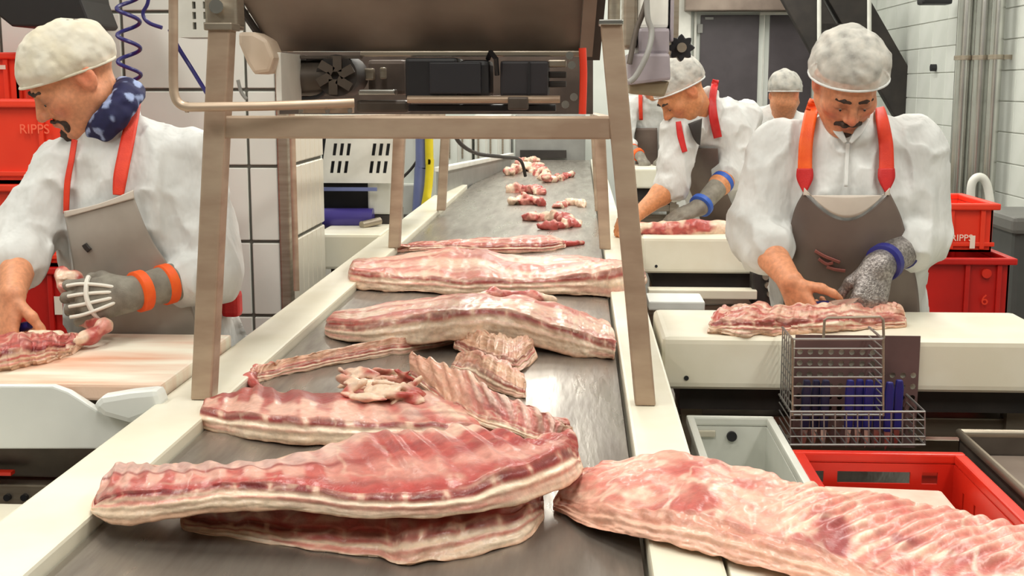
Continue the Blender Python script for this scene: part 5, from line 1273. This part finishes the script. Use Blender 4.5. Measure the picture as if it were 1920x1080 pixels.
# ---- right worker
Yb = 3.6
pB, KB, HB, JB, hB = person('moustached man in white hair net with orange apron straps, trimming at the right table', dict(
    head=P(1590,150,3.36), yaw=2, pitch=42, roll=0, hs=1.0, tyaw=0, rx=.185, ry=.13, tone=(216,148,110), ruddy=.75, beard=1, seed=9,
    pelvis=P(1592,620,Yb+.05), chest=P(1588,395,Yb-.1), neck=P(1590,245,Yb-.15),
    sR=P(1462,284,Yb-.12), eR=P(1418,440,3.44), wR=P(1482,528,3.24), sL=P(1710,282,Yb-.12), eL=P(1728,445,3.46), wL=P(1646,500,3.27),
    sleeveR=.3, sleeveL=.28, ua=.078, ua2=.072, cuff=.06,
    handR=dict(F=(.4,-.25,-.88), n=(.6,.75,.1), s=1, curl=fist), handL=dict(F=(-.3,-.42,-.86), n=(-.25,.9,-.35), s=-1, curl=(22,30,25), spread=.1, tb=1),
    cap=dict(r=(.104,.116,.1), c=(0,.014,.034), z0=.012, sl=.36),
    gloveL=dict(m=M['mail'], bm=M['blue'], bands=((.1,.2),(.5,.62)), r=.05, len=.62)))
yy = (2.9, 3.9)
sheet('apron', body_torso[pB.name], [(1506,362),(1488,400),(1474,480),(1470,560),(1466,760)], [(1668,362),(1690,410),(1706,480),(1722,560),(1728,760)], *yy, M['apron_d'], pB, .025, wave=52, nu=50)
sheet('apron_hem', KB, [(1508,352),(1506,366)], [(1668,352),(1668,366)], *yy, M['apron_w'], pB, .03, nu=40, nv=8, wave=56)
strip('apron_strap', KB, [(1528,188),(1520,215),(1511,270),(1509,322)], [20,24,26,27], *yy, M['orange'], pB, .022)
strip('apron_strap', KB, [(1649,202),(1653,222),(1661,270),(1662,322)], [16,22,26,28], *yy, M['orange_deep'], pB, .022)
for x in (1509, 1662):
    sheet('strap_tab', KB, [(x-15,316),(x-15,336),(x-2,362)], [(x+15,316),(x+15,336),(x+2,362)], *yy, M['red_fab'], pB, .026, nu=6, nv=12)
for q in ([(1528,470),(1545,480),(1560,486),(1575,492)], [(1535,485),(1550,495),(1562,492)], [(1550,500),(1565,505),(1585,508)]):
    strip('apron_print', KB, q, 5, *yy, mat('faded_red_print', (146,84,76), .5), pB, .031, nv=16)
strip('coat_placket', KB, [(1590,268),(1588,300),(1586,350)], 7, *yy, M['coat'], pB, .02, nv=16)
for a_, b_ in (((1556,222),(1586,268)), ((1628,222),(1594,268))):
    strip('collar', KB, [a_, ((a_[0]+b_[0])/2, (a_[1]+b_[1])/2), b_], [10,16,6], *yy, M['coat'], pB, .024, nv=14)
hand_knife(hB['R'], 'boning knife with blue handle held by the right worker', .09)

# ---- rear worker
Yc_ = 5.8
pC, KC, HC, JC, hC = person('worker with red apron straps bending over the rear white table', dict(
    head=P(1276,170,5.42), yaw=-72, pitch=44, roll=0, hs=1.05, tyaw=-30, rx=.17, ry=.125, tone=(204,138,92), ruddy=.4, seed=15, h=.006,
    pelvis=P(1378,430,Yc_+.05), chest=P(1348,280,Yc_-.1), neck=P(1316,205,Yc_-.25),
    sR=P(1278,245,5.45), eR=P(1262,345,5.42), wR=P(1198,400,5.3), sL=P(1396,222,5.66), eL=P(1372,322,5.55), wL=P(1312,388,5.36),
    sleeveR=.06, sleeveL=.02, ua=.074, ua2=.068, cuff=.062,
    handR=dict(F=(-.85,-.2,-.45), n=(0,.3,-.95), s=1, curl=grip), handL=dict(F=(-.9,-.2,-.35), n=(-.3,.2,-.9), s=-1, curl=flat),
    gloveL=dict(m=M['glove'], bm=M['blue_fab'], bands=((.0,.1),(.62,.74)), r=.052, len=.75)))
yy = (4.9, 6.2)
sheet('apron', body_torso[pC.name], [(1268,278),(1284,330),(1310,400),(1330,480)], [(1346,278),(1352,330),(1380,400),(1420,480)], *yy, M['apron_d'], pC, .025)
strip('apron_strap', KC, [(1342,150),(1336,185),(1338,220),(1346,258)], [12,14,16,16], *yy, M['red_fab'], pC, .024)
strip('apron_strap', KC, [(1272,228),(1276,255),(1284,285)], [10,12,10], *yy, M['red_fab'], pC, .024)
sheet('shirt_front', KC, [(1290,232),(1300,258),(1308,270)], [(1316,222),(1314,250),(1312,272)], *yy, M['dark'], pC, .022, nu=8, nv=12)

# ---- distant workers
def simple(label, x, yb, head, yaw, pitch, seed, gm=None, Y=8, bend=0, sx=0, strap=None):
    q = dict(head=head, yaw=yaw, pitch=pitch, hs=1.05, rx=.165, ry=.12, tone=(206,140,100), seed=seed, h=.012,
        pelvis=(x+sx, Y+.1, .95), chest=(x+sx*.4, Y, 1.25), neck=(head[0]+.0, head[1]+.08, head[2]-.15))
    nk = np.array(q['neck'])
    for s, k in (('R', -1), ('L', 1)):
        q['s'+s] = nk+np.array((k*.17, .02, -.07)); q['e'+s] = nk+np.array((k*.22, -.06, -.32)); q['w'+s] = np.array((nk[0]+k*.09, nk[1]-.27, 1.02))
        q['hand'+s] = dict(F=(-k*.3,-.7,-.5), n=(0,-.3,-.95), s=-k, curl=grip)
        if gm: q['glove'+s] = dict(m=M['glove'], bm=gm, bands=((.05,.18),(.4,.52)), r=.05, len=.55)
    return person(label, q)
pD, KD, *_ = simple('distant worker with orange glove cuffs, mostly hidden behind the gantry post', .55, 0, P(1222,150,9.95), -50, 35, 21, M['orange'], 10.2)
sheet('apron', body_torso[pD.name], [(1190,240),(1192,320)], [(1232,240),(1234,320)], 9, 10.8, M['apron_d'], pD, .025, nu=12, nv=16)
strip('apron_strap', KD, [(1201,176),(1201,196),(1202,225)], 7, 9, 10.8, M['orange_deep'], pD, .024, nv=12)
pE, KE, *_ = simple('farthest worker whose grey hair net shows before the dark door', 1.15, 0, P(1472,176,7.6), 150, 20, 27, None, 7.75)
